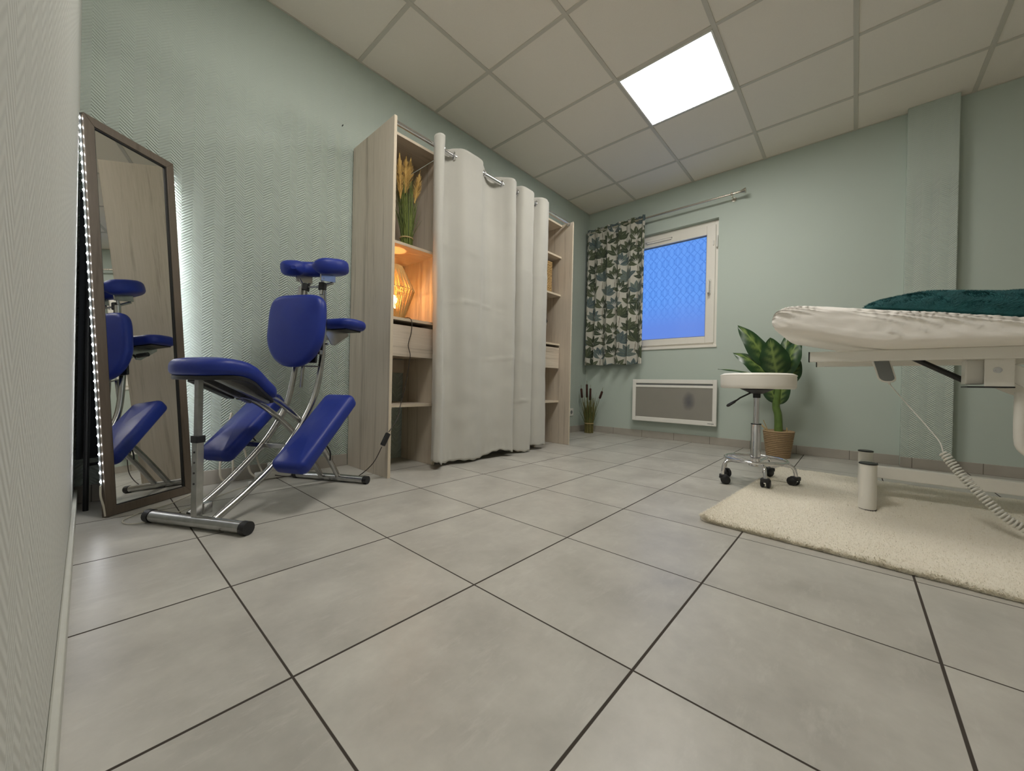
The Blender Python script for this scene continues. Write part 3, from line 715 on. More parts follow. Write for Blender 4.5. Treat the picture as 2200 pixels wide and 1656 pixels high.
bk = MB(); prism(bk, ((0.008, 0.008), (MW-0.008, 0.008), (MW-0.008, MH-0.008), (0.008, MH-0.008)), -0.028, -0.0205); bk.build('backing_board', M['black'], t)
# led strips on the side edges
for side, a0 in (('l', -0.0022), ('r', MW+0.0022)):
    sg = -1 if side == 'l' else 1
    s = MB()
    vs = [Tm(a0, 0.12, -0.0185), Tm(a0, 0.12, -0.0105), Tm(a0, MH-0.006, -0.0105), Tm(a0, MH-0.006, -0.0185)]
    w2 = [Tm(a0-sg*0.002, 0.12, -0.0185), Tm(a0-sg*0.002, 0.12, -0.0105), Tm(a0-sg*0.002, MH-0.006, -0.0105), Tm(a0-sg*0.002, MH-0.006, -0.0185)]
    s.add(vs+w2, [(0, 1, 2, 3), (7, 6, 5, 4), (0, 4, 5, 1), (1, 5, 6, 2), (2, 6, 7, 3), (3, 7, 4, 0)], False)
    strip = s.build('led_strip', M['greyplastic'], t)
    e = MB()
    for k in range(41):
        b_ = 0.135+k*(MH-0.155)/40
        vs = [Tm(a0+sg*d_, b_+x, -0.0145+y) for d_ in (0.0, 0.0022) for x, y in ((-.0024, -.0022), (.0024, -.0022), (.0024, .0022), (-.0024, .0022))]
        e.add(vs, [(0, 1, 2, 3), (7, 6, 5, 4), (0, 4, 5, 1), (1, 5, 6, 2), (2, 6, 7, 3), (3, 7, 4, 0)], False)
    e.build('led', M['led'], strip)['kind'] = 'stuff'
w_ = MB(); w_.tube([Tm(-0.004, 0.12, -0.014), Tm(-0.006, 0.08, -0.013), Tm(-0.002, 0.04, -0.008), Tm(0.0, 0.004, -0.006)], 0.0032, 8, 6); w_.build('led_lead', M['cablew'], t)
w_ = MB(); w_.tube([(0.345, 2.270, 0.004), (0.24, 2.13, 0.004), (0.15, 2.07, 0.004), (0.095, 1.995, 0.004), (0.12, 1.925, 0.004), (0.20, 1.945, 0.004), (0.31, 2.03, 0.004), (0.42, 2.14, 0.004), (0.55, 2.25, 0.004), (0.63, 2.31, 0.012)], 0.0017, 6, 8)
tag(w_.build('thin_cable', M['cablew'], origin=(0.3, 2.1, 0)), 'thin white cable curling over the tiles at the foot of the mirror', 'cable')

# folded dark rack in the corner behind the mirror
t = thing('folded_rack', (0.02, 2.28, 0), 'black folded metal rack with dark cloth in the corner behind the mirror', 'rack')
b = MB(); b.tube([(0.004, 2.255, 0.0), (0.004, 2.265, 1.28)], 0.0085, 10); b.build('leg', M['blackmetal'], t)
b = MB(); b.tube([(0.20, 2.375, 0.0), (0.20, 2.375, 1.28)], 0.0085, 10); b.build('leg', M['blackmetal'], t)
for z in (0.18, 1.27):
    b = MB(); b.tube([(0.004, 2.262, z), (0.20, 2.375, z)], 0.006, 10); b.build('crossbar', M['blackmetal'], t)
b = MB(); rg = []
for i in range(13):
    q_ = i/12; x = -0.024+0.215*q_; y = 2.290+0.105*q_; rg.append([(x, y+0.004*math.sin(q_*19)*(1), z) for z in np.linspace(0.20, 1.26, 9)])
b.loft(rg, False, False); o = b.build('hanging_cloth', M['blackcloth'], t); md = o.modifiers.new('thick', 'SOLIDIFY'); md.thickness = 0.003

# ============================================================ MASSAGE CHAIR
eV = Vector((0.8768, 0.4809, 0)); sV = Vector((0.4809, -0.8768, 0)); O = Vector((0.268, 1.735, 0))
Tc = lambda u, v, z: tuple(O+eV*u+sV*v+Vector((0, 0, z)))
ch = thing('massage_chair', tuple(O+eV*0.35), 'blue vinyl massage chair with aluminium tube frame standing beside the mirror', 'massage chair')
def ctube(name, pts, r, mat='alu', cr=6, n=14, parent=None, flat=None):
    b = MB(); b.tube([Tc(*p) for p in pts], r, n, cr, flat=flat); return b.build(name, M[mat], parent or ch)
fb = ctube('front_foot', [(0, -0.215, 0.0235), (0, 0.215, 0.0235)], 0.0215, cr=0, n=20)
rb = ctube('rear_foot', [(0.70, -0.225, 0.0205), (0.70, 0.205, 0.0205)], 0.0185, cr=0, n=20)
for par, u, r, v0, v1, z in ((fb, 0, 0.0235, -0.228, 0.228, 0.0235), (rb, 0.70, 0.0205, -0.238, 0.218, 0.0205)):
    for va, vb in ((v0, v0+0.024), (v1-0.024, v1)): ctube('end_cap', [(u, va, z), (u, vb, z)], r, 'black', 0, 20, par)
# seat post
def cbox(name, a, b_, mat='alu', parent=None, bevel=0.002):
    m_ = MB(); m_.box(a, b_, lambda x, y, z: Tc(x, y, z)); return m_.build(name, M[mat], parent or ch, bevel=bevel)
po = cbox('post', (-0.0125, -0.0125, 0.042), (0.0125, 0.0125, 0.315))
cbox('post_extension', (-0.0095, -0.0095, 0.30), (0.0095, 0.0095, 0.54), 'alu_d', po)
cbox('collar', (-0.0155, -0.0155, 0.305), (0.0155, 0.0155, 0.330), 'black', po)
for z in (0.16, 0.198, 0.235, 0.272):
    m_ = MB(); m_.tube([Tc(-0.0135, 0, z), Tc(-0.012, 0, z)], 0.0035, 10); m_.build('pin_hole', M['black'], po)
cbox('post_lug', (0.012, -0.008, 0.045), (0.045, 0.016, 0.085), 'alu', po)
cbox('seat_bar', (-0.018, -0.085, 0.535), (0.018, 0.075, 0.560), 'alu_d')
# rails: lower front foot -> chest
ctube('side_rail', [(0.015, -0.052, 0.038), (0.15, -0.052, 0.118), (0.306, -0.052, 0.239), (0.397, -0.052, 0.343), (0.452, -0.052, 0.437), (0.492, -0.052, 0.593), (0.505, -0.052, 0.70), (0.512, -0.052, 0.90), (0.520, -0.052, 0.99)], 0.0135)
ctube('side_rail', [(0.015, 0.062, 0.032), (0.15, 0.062, 0.105), (0.282, 0.062, 0.195), (0.421, 0.062, 0.345), (0.500, 0.062, 0.483), (0.535, 0.062, 0.642), (0.545, 0.062, 0.803), (0.540, 0.062, 0.90), (0.535, 0.062, 0.99)], 0.0135)
# rails: seat -> rear foot
ctube('seat_rail', [(0.190, -0.045, 0.462), (0.270, -0.045, 0.440), (0.376, -0.045, 0.372), (0.486, -0.045, 0.278), (0.59, -0.045, 0.150), (0.675, -0.045, 0.030)], 0.0125)
ctube('seat_rail', [(0.225, 0.045, 0.468), (0.300, 0.045, 0.440), (0.418, 0.045, 0.352), (0.52, 0.045, 0.262), (0.61, 0.045, 0.150), (0.690, 0.045, 0.032)], 0.0125)
for v in (-0.045, 0.045):
    m_ = MB(); m_.box((0.0, v-0.011, -0.022), (0.235, v+0.011, 0.010), lambda a, b_, c_: Tc(0.035+a*math.cos(0.42)+c_*math.sin(0.42), b_, 0.548-a*math.sin(0.42)+c_*math.cos(0.42))); m_.build('seat_channel', M['alu_d'], ch, bevel=0.002)
m_ = MB(); m_.box((0.0, -0.095, -0.030), (0.17, -0.056, -0.004), lambda a, b_, c_: Tc(0.04+a*math.cos(0.42)+c_*math.sin(0.42), b_, 0.548-a*math.sin(0.42)+c_*math.cos(0.42))); m_.build('strap_pocket', M['black'], ch, bevel=0.003)
cbox('cross_bar', (0.315, -0.175, 0.235), (0.350, 0.175, 0.255), 'alu')
# seat pad
def seat_bend(a, b_):
    # a along u (0..0.36); rise at the back, slope down at the front
    return 0
seat_out = []
for i in range(48):
    th_ = 2*PI*i/48; cu, cvv = math.cos(th_), math.sin(th_)
    a = 0.175*(abs(cu)**0.72)*(1 if cu > 0 else -1)
    wdt = 0.150-0.055*(0.5+0.5*math.tanh((a-0.02)/0.06))
    b_ = wdt*(abs(cvv)**0.62)*(1 if cvv > 0 else -1); seat_out.append((a, b_))
def Tseat(a, b_, n_):
    u = 0.125+a*0.97
    z = 0.562-0.125*(1/(1+math.exp(-(a-0.055)/0.055)))-0.006
    if a < -0.06: z -= 0.10*(a+0.06)**2/0.02*0.25
    tl = -0.30*math.exp(-((a-0.055)/0.10)**2)
    z += -0.10*b_*b_*8*0.25
    return Tc(u-n_*math.sin(tl)*0.6, b_-0.008, z+n_)
m_ = MB(); pad(m_, seat_out, Tseat, 0.060, 0.024, 0.008); seat = m_.build('seat', M['blue'], ch)
m_ = MB(); pad(m_, inset(seat_out, 0.009), Tseat, 0.016, 0.004); 
for i, p in enumerate(m_.v): m_.v[i] = (p[0], p[1], p[2]-0.013)
tag(m_.build('seat_base', M['black'], seat), 'black underside board of the seat')
# knee pads
def knee(v, u0, z0, u1, z1, w, nm):
    A = Vector((u0, z0)); B = Vector((u1, z1)); d = (B-A).normalized(); nn_ = Vector((-d.y, d.x)); Lh = (B-A).length/2; Mid = (A+B)/2
    T = lambda a, b_, n_: Tc(Mid.x+d.x*a+nn_.x*n_, v+b_, Mid.y+d.y*a+nn_.y*n_)
    k_ = MB(); pad(k_, rrect(Lh, w, 0.030, 8), T, 0.064, 0.022, 0.008); o = k_.build('knee_pad', M['blue'], ch)
    k_ = MB(); k_.box((-Lh*0.5, -0.03, -0.012), (Lh*0.5, 0.03, 0.002), T); k_.build('pad_bracket', M['alu_d'], o)
    k_ = MB(); k_.tube([T(-0.02, 0.02, -0.012), T(-0.03, 0.03, -0.07), T(-0.055, 0.03, -0.10)], 0.0035, 6, 4); k_.build('release_cord', M['black'], o)
knee(-0.185, 0.225, 0.175, 0.515, 0.425, 0.078, 'l'); knee(0.190, 0.222, 0.150, 0.545, 0.430, 0.078, 'r')
# chest pad
Tch = lambda a, b_, n_: Tc(0.478+b_*0.10-n_, -0.012+a, 0.766+b_)
m_ = MB(); co = []
for i in range(56):
    th_ = 2*PI*i/56; c_, s_ = math.cos(th_), math.sin(th_); ex = 0.42 if s_ > 0 else 0.86
    b_ = 0.172*(abs(s_)**ex)*(1 if s_ > 0 else -1); wd_ = 0.150*(1 - (0.0 if b_ > 0 else 0.16*(b_/0.172)**2))
    co.append((wd_*(abs(c_)**(0.42 if s_ > 0 else 0.80))*(1 if c_ > 0 else -1), b_))
pad(m_, co, Tch, 0.055, 0.024, 0.010); cp_ = m_.build('chest_pad', M['blue'], ch)
m_ = MB(); m_.box((-0.10, -0.15, -0.010), (0.10, 0.14, 0.003), Tch); m_.build('pad_board', M['black'], cp_, bevel=0.003)
cbox('pad_bracket', (0.492, -0.075, 0.66), (0.512, 0.085, 0.68), 'alu_d'); cbox('pad_bracket', (0.50, -0.075, 0.84), (0.52, 0.085, 0.86), 'alu_d')
ctube('cross_rod', [(0.488, -0.056, 0.602), (0.515, 0.062, 0.602)], 0.0035, 'alu_d', 0, 8)
ctube('pad_post', [(0.500, -0.015, 0.60), (0.495, -0.02, 0.50)], 0.008, 'alu', 0, 10)
# arm rest
m_ = MB(); Ta = lambda a, b_, n_: Tc(0.665+a, 0.010+b_, 0.795+n_+0.03*b_)
pad(m_, rrect(0.088, 0.175, 0.070, 8), Ta, 0.050, 0.022, 0.006); ar = m_.build('arm_rest', M['blue'], ch)
m_ = MB(); m_.box((-0.06, -0.13, -0.006), (0.06, 0.13, 0.002), Ta); m_.build('arm_board', M['black'], ar)
for v in (-0.035, 0.060):
    m_ = MB(); quad = [(0.545, 0.785), (0.60, 0.715), (0.625, 0.715), (0.73, 0.775), (0.73, 0.789), (0.545, 0.789)]
    vs = [Tc(u, v, z) for u, z in quad]+[Tc(u, v+0.004, z) for u, z in quad]; k6 = len(quad)
    m_.add(vs, [tuple(range(k6))[::-1], tuple(range(k6, 2*k6))]+[(i, (i+1) % k6, k6+(i+1) % k6, k6+i) for i in range(k6)], False)
    m_.build('arm_bracket', M['alu'], ar)
ctube('arm_knob', [(0.60, -0.10, 0.735), (0.60, -0.045, 0.735)], 0.012, 'black', 0, 12, ar)
ctube('rail_bolt', [(0.545, 0.062, 0.715), (0.545, 0.088, 0.715)], 0.006, 'alu', 0, 8)
# face cradle: horseshoe of two lobes
for v, nm in ((-0.035, 'cradle_post'), (0.062, 'cradle_post')):
    ctube(nm, [(0.525, v, 0.95), (0.530, v, 0.985)], 0.011, 'alu', 0, 12)
    k_ = ctube('cradle_knob', [(0.528, v, 0.975), (0.532, v, 1.008)], 0.018, 'black', 0, 12)
ctube('cradle_rod', [(0.530, -0.04, 0.992), (0.530, 0.062, 0.992)], 0.0045, 'alu', 0, 8)
hs = []
Ro, Ri = 0.140, 0.058
angs = [math.radians(a) for a in np.linspace(-142, 142, 34)]
for a in angs: hs.append((Ro*math.cos(a)*0.86, Ro*math.sin(a)))
for a in reversed(angs):  hs.append((Ri*math.cos(a)*0.9-0.012, Ri*math.sin(a)))
def horseshoe(mb, T, t_, r):
    # swept rounded section round the U
    rings = []; N = 40
    for i in range(N+1):
        a = math.radians(-150+300*i/N); cu, cv_ = math.cos(a), math.sin(a); end = min(i, N-i)/4
        k_ = math.sin(min(1, end+0.05)*PI/2)**0.6
        cx_, cy_ = 0.098*cu*0.95, 0.098*cv_; w_ = 0.048*k_; h_ = t_/2*k_
        rr_ = []
        for q_ in range(20):
            w2 = 2*PI*q_/20; c2, s2 = math.cos(w2), math.sin(w2)
            off = w_*(abs(c2)**0.7)*(1 if c2 > 0 else -1); hh = h_*(abs(s2)**0.6)*(1 if s2 > 0 else -1)
            rr_.append(T(cx_+cu*off, cy_+cv_*off, t_/2+hh))
        rings.append(rr_)
    mb.loft(rings, True, True)
Tf = lambda a, b_, n_: Tc(0.545+a-0.18*n_, 0.012+b_*1.08, 1.050+n_+a*0.22)
m_ = MB(); horseshoe(m_, Tf, 0.074, 0.02); fc = m_.build('face_cushion', M['blue'], ch)
for v in (-0.060, 0.075):
    m_ = MB(); m_.box((0.50, v-0.004, 1.020), (0.60, v+0.004, 1.055), lambda x, y, z: Tc(x, y, z+(x-0.545)*0.15))
    for (ua, za, ub, zb_) in ((0.585, 1.022, 0.530, 0.995), (0.515, 1.030, 0.530, 0.995)):
        m_.tube([Tc(ua, v, za), Tc(ub, v*0.8, zb_)], 0.007, 8)
    m_.build('cradle_bracket', M['alu'], fc, bevel=0.001)

# white cables and plug bar behind the chair
t = thing('power_strip', (0.70, 2.34, 0), 'white plug strip with plugs on the floor behind the massage chair', 'power strip')
b = MB(); b.box((0.60, 2.318, 0.002), (0.83, 2.366, 0.040)); b.build('strip_body', M['whitep'], t, bevel=0.006)
b = MB(); b.box((0.66, 2.320, 0.040), (0.705, 2.364, 0.085)); b.build('plug', M['whitep'], t, bevel=0.006)
b = MB(); b.box((0.745, 2.320, 0.040), (0.785, 2.364, 0.075)); b.build('plug', M['black'], t, bevel=0.006)
b = MB(); b.tube([(0.50, 2.375, 0.36), (0.46, 2.37, 0.16), (0.455, 2.365, 0.05), (0.475, 2.36, 0.018), (0.505, 2.36, 0.05), (0.505, 2.37, 0.20), (0.53, 2.375, 0.26), (0.56, 2.37, 0.15), (0.58, 2.36, 0.05), (0.602, 2.342, 0.02)], 0.0052, 8, 8)
tag(b.build('cable', M['cablew'], t), 'thick white cable')
b = MB(); b.tube([(0.60, 2.39, 0.30), (0.615, 2.385, 0.12), (0.635, 2.36, 0.04), (0.62, 2.30, 0.012), (0.57, 2.25, 0.010)], 0.0045, 8, 8)
tag(b.build('charger_cable', M['cablew'], origin=(0.6, 2.3, 0)), 'short white cable ending in a small plug on the tiles behind the chair', 'cable')
b = MB(); b.box((0.545, 2.225, 0.002), (0.595, 2.250, 0.022)); tag(b.build('led_controller', M['whitep'], origin=(0.57, 2.24, 0), bevel=0.004), 'small white led controller box lying on the floor under the chair', 'controller')

# ============================================================ CATTAILS
cx, cy = 3.845, 2.250
t = thing('cattail_bunch', (cx, cy, 0), 'tied bunch of dry cattails standing on the floor in the corner', 'dried cattails')
st = MB()
for k in range(80):
    a = rr.uniform(0, 2*PI); r = 0.050*math.sqrt(rr.random()); x, y = r*math.cos(a), r*math.sin(a); sp = rr.uniform(1.0, 1.9)
    st.tube([(cx+x, cy+y, 0.0), (cx+x, cy+y, 0.13), (cx+x*sp, cy+y*sp, rr.uniform(0.25, 0.42))], [0.0042, 0.004, 0.0015], 5, 2)
st.build('stalks', M['reed'], t); st = MB()
for k in range(60):
    a = rr.uniform(0, 2*PI); r = 0.035; sp = rr.uniform(1.2, 3.0); blade(st, (cx+r*math.cos(a), cy+r*math.sin(a), 0.08), (cx+sp*r*math.cos(a), cy+sp*r*math.sin(a), rr.uniform(0.25, 0.47)), 0.003, (0.015*math.cos(a), 0.02*math.sin(a), 0))
st.build('leaves', M['stalk_d'], t)
b = MB(); b.lathe((cx, cy, 0.105), [(0.052, 0), (0.055, 0.004), (0.052, 0.009)], 24, 'Z', False); b.build('twine', M['twine'], t)
for (x, y, z0, z1, dx, dy) in ((cx-0.01, cy+0.095, 0.395, 0.505, 0, 0.012), (cx-0.02, cy+0.025, 0.40, 0.555, 0, 0.004), (cx+0.02, cy+0.005, 0.37, 0.51, 0, 0), (cx-0.01, cy-0.130, 0.395, 0.480, 0, -0.030)):
    h_ = MB(); h_.tube([(x, y, z0), (x+dx*0.1, y+dy*0.1, z0+0.006), (x+dx, y+dy, z1-0.006), (x+dx*1.05, y+dy*1.05, z1)], [0.003, 0.0125, 0.0125, 0.003], 12); hd_ = h_.build('cattail_head', M['cattail'], t)
    h_ = MB(); h_.tube([(cx+(x-cx)*0.3, cy+(y-cy)*0.3, 0.10), (x, y, z0), (x+dx, y+dy, z1), (x+dx*1.3, y+dy*1.3, z1+0.04)], 0.002, 6); h_.build('stem', M['reed'], hd_)

# ============================================================ PLANT
px, py = 3.70, 0.445
t = thing('potted_plant', (px, py, 0), 'leafy variegated dumb cane plant in a woven seagrass pot behind the stool', 'potted plant')
b = MB(); pr_ = []
for k in range(15):
    z = 0.006+k*0.0142; r = 0.074+0.026*k/14
    pts = [(px+(r+0.0012*math.sin(9*i+k))*math.cos(2*PI*i/40), py+(r+0.0012*math.sin(9*i+k))*math.sin(2*PI*i/40), z) for i in range(41)]
    b.tube(pts, 0.0078, 6, caps=False)
b.lathe((px, py, 0.001), [(0.07, 0), (0.098, 0.205)], 30, caps=True)
b.build('pot', M['rope'], t)
b = MB(); b.lathe((px, py, 0.195), [(0.001, 0.008), (0.05, 0.006), (0.093, 0.0)], 30, caps=False); b.build('soil', M['soil'], t)
b = MB(); b.tube([(px, py, 0.18), (px, py+0.005, 0.33), (px-0.01, py+0.02, 0.42), (px-0.01, py+0.0, 0.62), (px, py, 0.72)], [0.030, 0.027, 0.026, 0.045, 0.03], 12, 5); b.build('stem', M['stem'], t)
for p0_, p1_, r_ in (((px-0.02, py+0.06, 0.195), (px-0.02, py+0.115, 0.25), 0.006), ((px-0.03, py+0.06, 0.19), (px-0.03, py+0.10, 0.29), 0.003), ((px-0.02, py-0.06, 0.195), (px-0.02, py-0.055, 0.24), 0.004)):
    b = MB(); b.tube([p0_, p1_], r_, 6); b.build('dry_stub', M['twine'], t)
def leaf(base, tip, w, face, sag=0.06, cup=0.25, twist=0.0):
    base, tip, face = Vector(base), Vector(tip), Vector(face).normalized(); ax = tip-base; L_ = ax.length; ax.normalize()
    side = ax.cross(face).normalized(); nrm = side.cross(ax).normalized(); NI, NJ = 24, 14; vs = []; cl = []
    for i in range(NI+1):
        s_ = i/NI; c = base.lerp(tip, s_)+nrm*sag*4*s_*(1-s_)
        wd_ = w*(math.sin(PI*min(1, s_**0.8))**0.75)*(1-0.15*s_)+0.0006
        for j in range(NJ+1):
            q_ = j/NJ*2-1; und = 0.05*w*math.sin(s_*16+q_*2)*abs(q_)
            vs.append(c+side*q_*wd_+nrm*(-cup*wd_*q_*q_+und+0.0))
            mid = abs(q_); veins = 0.5+0.5*math.sin((s_*34-mid*7))
            edge = min(1, max(0, (0.78-mid)*2.5)); v_ = max(0, veins*edge*(0.9-mid)*1.1)
            spot = noise.noise(Vector((vs[-1].x*60, vs[-1].y*60, vs[-1].z*60)))*0.5+0.5
            v_ *= 0.45+spot
            if mid < 0.05: v_ = 0.9
            v_ = min(1, v_)*(0.85 if 0.04 < s_ < 0.93 else 0.2)
            g0, g1 = (0.016, 0.060, 0.016), (0.34, 0.46, 0.12)
            cl.append([a_*(1-v_*0.8)+b2*v_*0.8 for a_, b2 in zip(g0, g1)])
    fs = []
    for i in range(NI):
        for j in range(NJ):
            a = i*(NJ+1)+j; fs.append((a, a+1, a+NJ+2, a+NJ+1))
    m_ = MB(); m_.add(vs, fs); m_.col = np.array(cl, np.float32); m_.build('leaf', M['leaf'], t)
D = Vector((-0.98, -0.12, 0))   # towards the middle of the room
leaf((px-0.02, py+0.06, 0.70), (px-0.04, 0.742, 1.075), 0.085, (-0.8, -0.1, 0.7), 0.05)
leaf((px-0.02, py+0.06, 0.62), (px-0.06, 0.770, 0.842), 0.082, (-0.7, 0, 0.9), 0.05)
leaf((px-0.03, py+0.01, 0.63), (px-0.12, 0.500, 0.945), 0.110, (-1, 0, 0.25), 0.02)
leaf((px+0.00, py-0.02, 0.64), (px+0.02, 0.318, 0.945), 0.080, (-0.9, 0.3, 0.2), 0.03)
leaf((px+0.04, py-0.02, 0.72), (px+0.08, 0.405, 1.005), 0.048, (-1, 0, 0.1), 0.03)
leaf((px+0.05, py+0.02, 0.68), (px+0.12, 0.350, 0.955), 0.060, (-1, -0.2, 0.3), 0.04)
leaf((px-0.03, py+0.04, 0.60), (px-0.14, 0.862, 0.700), 0.052, (-0.2, 0, 1), 0.03)
leaf((px+0.02, py-0.04, 0.58), (px+0.06, 0.322, 0.775), 0.065, (-0.9, 0, 0.2), 0.02)
leaf((px-0.015, py+0.01, 0.43), (px-0.05, py+0.105, 0.64), 0.062, (-1, -0.2, 0.1), 0.02)
leaf((px-0.01, py-0.005, 0.42), (px-0.04, py-0.045, 0.66), 0.058, (-1, 0.2, 0.1), 0.015)

# ============================================================ STOOL
sx, sy = 2.545, 0.412
t = thing('rolling_stool', (sx, sy, 0), 'round white cushioned stool on a chrome five-wheel base', 'stool')
b = MB(); b.lathe((sx, sy, 0), [(0.02, 0.540), (0.172, 0.540), (0.181, 0.546), (0.183, 0.560), (0.183, 0.604), (0.180, 0.618), (0.165, 0.625), (0.06, 0.627), (0.002, 0.627)], 56); seat = b.build('seat', M['vinylw'], t)
b = MB(); b.lathe((sx, sy, 0), [(0.184, 0.610), (0.1855, 0.613), (0.184, 0.616)], 56, caps=False); b.build('piping', M['vinylw'], seat)
b = MB(); b.lathe((sx, sy, 0), [(0.03, 0.512), (0.07, 0.532), (0.085, 0.540), (0.02, 0.540)], 28); b.build('mount', M['black'], t)
b = MB(); b.lathe((sx, sy, 0), [(0.0185, 0.488), (0.0195, 0.525)], 20); b.build('mount_sleeve', M['black'], t)
b = MB(); b.lathe((sx, sy, 0), [(0.0145, 0.30), (0.0145, 0.500)], 24); b.build('gas_column', M['chrome'], t)
b = MB(); b.lathe((sx, sy, 0), [(0.0255, 0.115), (0.0255, 0.335), (0.023, 0.340), (0.0155, 0.342)], 28); b.build('column_sleeve', M['chrome'], t)
b = MB(); b.lathe((sx, sy, 0.338), [(0.0262, 0), (0.0262, 0.004)], 28, caps=False); b.build('sleeve_ring', M['black'], t)
b = MB(); b.tube([(sx-0.02, sy+0.02, 0.520), (sx-0.045, sy+0.075, 0.485), (sx-0.055, sy+0.090, 0.470)], 0.0045, 8); lv = b.build('lever', M['black'], t)
b = MB(); b.tube([(sx-0.053, sy+0.088, 0.474), (sx-0.060, sy+0.100, 0.462), (sx-0.075, sy+0.128, 0.440), (sx-0.078, sy+0.134, 0.436)], [0.006, 0.012, 0.014, 0.008], 10, flat=0.6); b.build('lever_grip', M['black'], lv)
zr = 0.140
b = MB(); b.tube([(sx+0.150*math.cos(2*PI*i/48), sy+0.150*math.sin(2*PI*i/48), zr) for i in range(49)], 0.0085, 10); b.build('foot_ring', M['chrome'], t)
A0 = math.radians(64)
wp = [(2.408, .548), (2.655, .545), (2.428, .348), (2.735, .380), (2.560, .226)]
angs5 = [math.radians(a) for a in (64, 134, 203, 271, 345)]
b = MB(); b.lathe((sx, sy, 0), [(0.027, 0.100), (0.034, 0.104), (0.034, 0.122), (0.027, 0.128)], 26); b.build('hub', M['chrome'], t)
for a in angs5:
    c_, s_ = math.cos(a), math.sin(a)
    b = MB(); b.tube([(sx+0.02*c_, sy+0.02*s_, 0.118), (sx+0.11*c_, sy+0.11*s_, 0.128), (sx+0.150*c_, sy+0.150*s_, 0.130), (sx+0.178*c_, sy+0.178*s_, 0.112), (sx+0.188*c_, sy+0.188*s_, 0.070), (sx+0.188*c_, sy+0.188*s_, 0.046)], 0.0095, 10, 5); lg = b.build('leg', M['chrome'], t)
    cxx, cyy = sx+0.188*c_, sy+0.188*s_; ca = a+1.1; wv = Vector((math.cos(ca), math.sin(ca), 0)); fv = Vector((-wv.y, wv.x, 0)); zf = 0.021 if cyy < 0.47 else 0.0
    b = MB()
    for sg in (-1, 1):
        c0 = Vector((cxx, cyy, 0.0245+zf))+fv*0.014; rings = []
        for rad, off in ((0.004, 0.006), (0.021, 0.006), (0.0245, 0.009), (0.0245, 0.017), (0.020, 0.021), (0.004, 0.022)):
            rings.append([c0+wv*sg*off+(fv*math.cos(2*PI*k/20)+Vector((0, 0, 1))*math.sin(2*PI*k/20))*rad for k in range(20)])
        b.loft(rings, True, True)
    b.build('caster_wheel', M['black'], t)
    b = MB(); b.tube([Vector((cxx, cyy, 0.030+zf))-fv*0.006, Vector((cxx, cyy, 0.052+zf*0.5))-fv*0.002], [0.013, 0.012], 10)
    b.box((-0.019, -0.016, 0), (0.019, 0.022, 0.022), lambda x, y, z: tuple(Vector((cxx, cyy, 0.030+zf+z))+wv*x+fv*y)); b.build('caster_housing', M['black'], lg, bevel=0.005)

# ============================================================ RUG
RX0, RX1, RY0, RY1 = 1.662, 3.14, -1.75, 0.468
rot_ = -0.062
def Rr(x, y):
    dx, dy = x-1.70, y-0.44; return (1.70+dx*math.cos(rot_)-dy*math.sin(rot_), 0.44+dx*math.sin(rot_)+dy*math.cos(rot_))
def dent(x, y):
    d = min(math.hypot(x-2.372, y+0.02), math.hypot(x-2.860, y+0.05)); return min(1, 0.15+max(0, d-0.03)/0.05)
def rugh(x, y):
    ex = min(x-RX0, RX1-x); ey = min(y-RY0, RY1-y); e = min(ex, ey)
    w_ = 0.016*max(0, math.exp(-((x-2.85-0.06*math.sin(3*y))/0.07)**2))*min(1, max(0, (0.25-y)/0.5))
    return (0.019+0.004*noise.noise(Vector((x*7, y*7, 2)))+0.0025*noise.noise(Vector((x*30, y*30, 5))))*min(1, max(0, e/0.02))**0.5*dent(x, y)+w_
rug = thing('shaggy_rug', (2.4, -0.6, 0), 'cream long-pile rug lying under the treatment table', 'rug')
NX, NY = 150, 200; vs = []; fs = []
for j in range(NY+1):
    for i in range(NX+1):
        x = RX0+(RX1-RX0)*i/NX; y = RY0+(RY1-RY0)*j/NY
        # rounded corners
        X, Y = x, y; R_ = 0.05
        for cx_, cy_, sxx, syy in ((RX0+R_, RY1-R_, -1, 1), (RX1-R_, RY1-R_, 1, 1)):
            if (x-cx_)*sxx > 0 and (y-cy_)*syy > 0:
                d_ = math.hypot(x-cx_, y-cy_); m_x = max(abs(x-cx_), abs(y-cy_))
                if d_ > 1e-6: X = cx_+(x-cx_)*m_x/d_; Y = cy_+(y-cy_)*m_x/d_
        a, b_ = Rr(X, Y); ed = 0.004*noise.noise(Vector((x*25, y*25, 9)))
        vs.append((a+ed, b_+ed, 0.002+rugh(x, y)))
for j in range(NY):
    for i in range(NX):
        a = j*(NX+1)+i; fs.append((a, a+1, a+NX+2, a+NX+1))
def rug_mat():
    t_ = NT('cream_shag'); o = t_.obj(); n1 = t_.noise(o, 160, 4, 0.7); n2 = t_.noise(o, 6, 4)
    c = t_.ramp(n1, [(0.25, (0.74, 0.69, 0.57)), (0.5, (0.82, 0.775, 0.66)), (0.75, (0.88, 0.84, 0.73))])
    t_.set(t_.mix(t_.math('MULTIPLY', n2, 0.3), c, (0.76, 0.70, 0.59)), 0.95); t_.b.inputs['Sheen Weight'].default_value = 0.3
    t_.bump(n1, 0.4, 0.004); return t_.m
M['rug'] = rug_mat()
b = MB(); b.add(vs, fs); ro = b.build('rug_base', M['rug'], rug); md = ro.modifiers.new('thick', 'SOLIDIFY'); md.thickness = 0.004; md.offset = -1
rng = np.random.default_rng(4); NP = 130000
q = rng.random(NP); xs_ = RX0+(RX1-RX0)*np.where(rng.random(NP) < 0.5, q, q**2.2); ys_ = RY1-0.006-(RY1-0.006-RY0)*rng.random(NP)**1.5
pv = []; pf = []
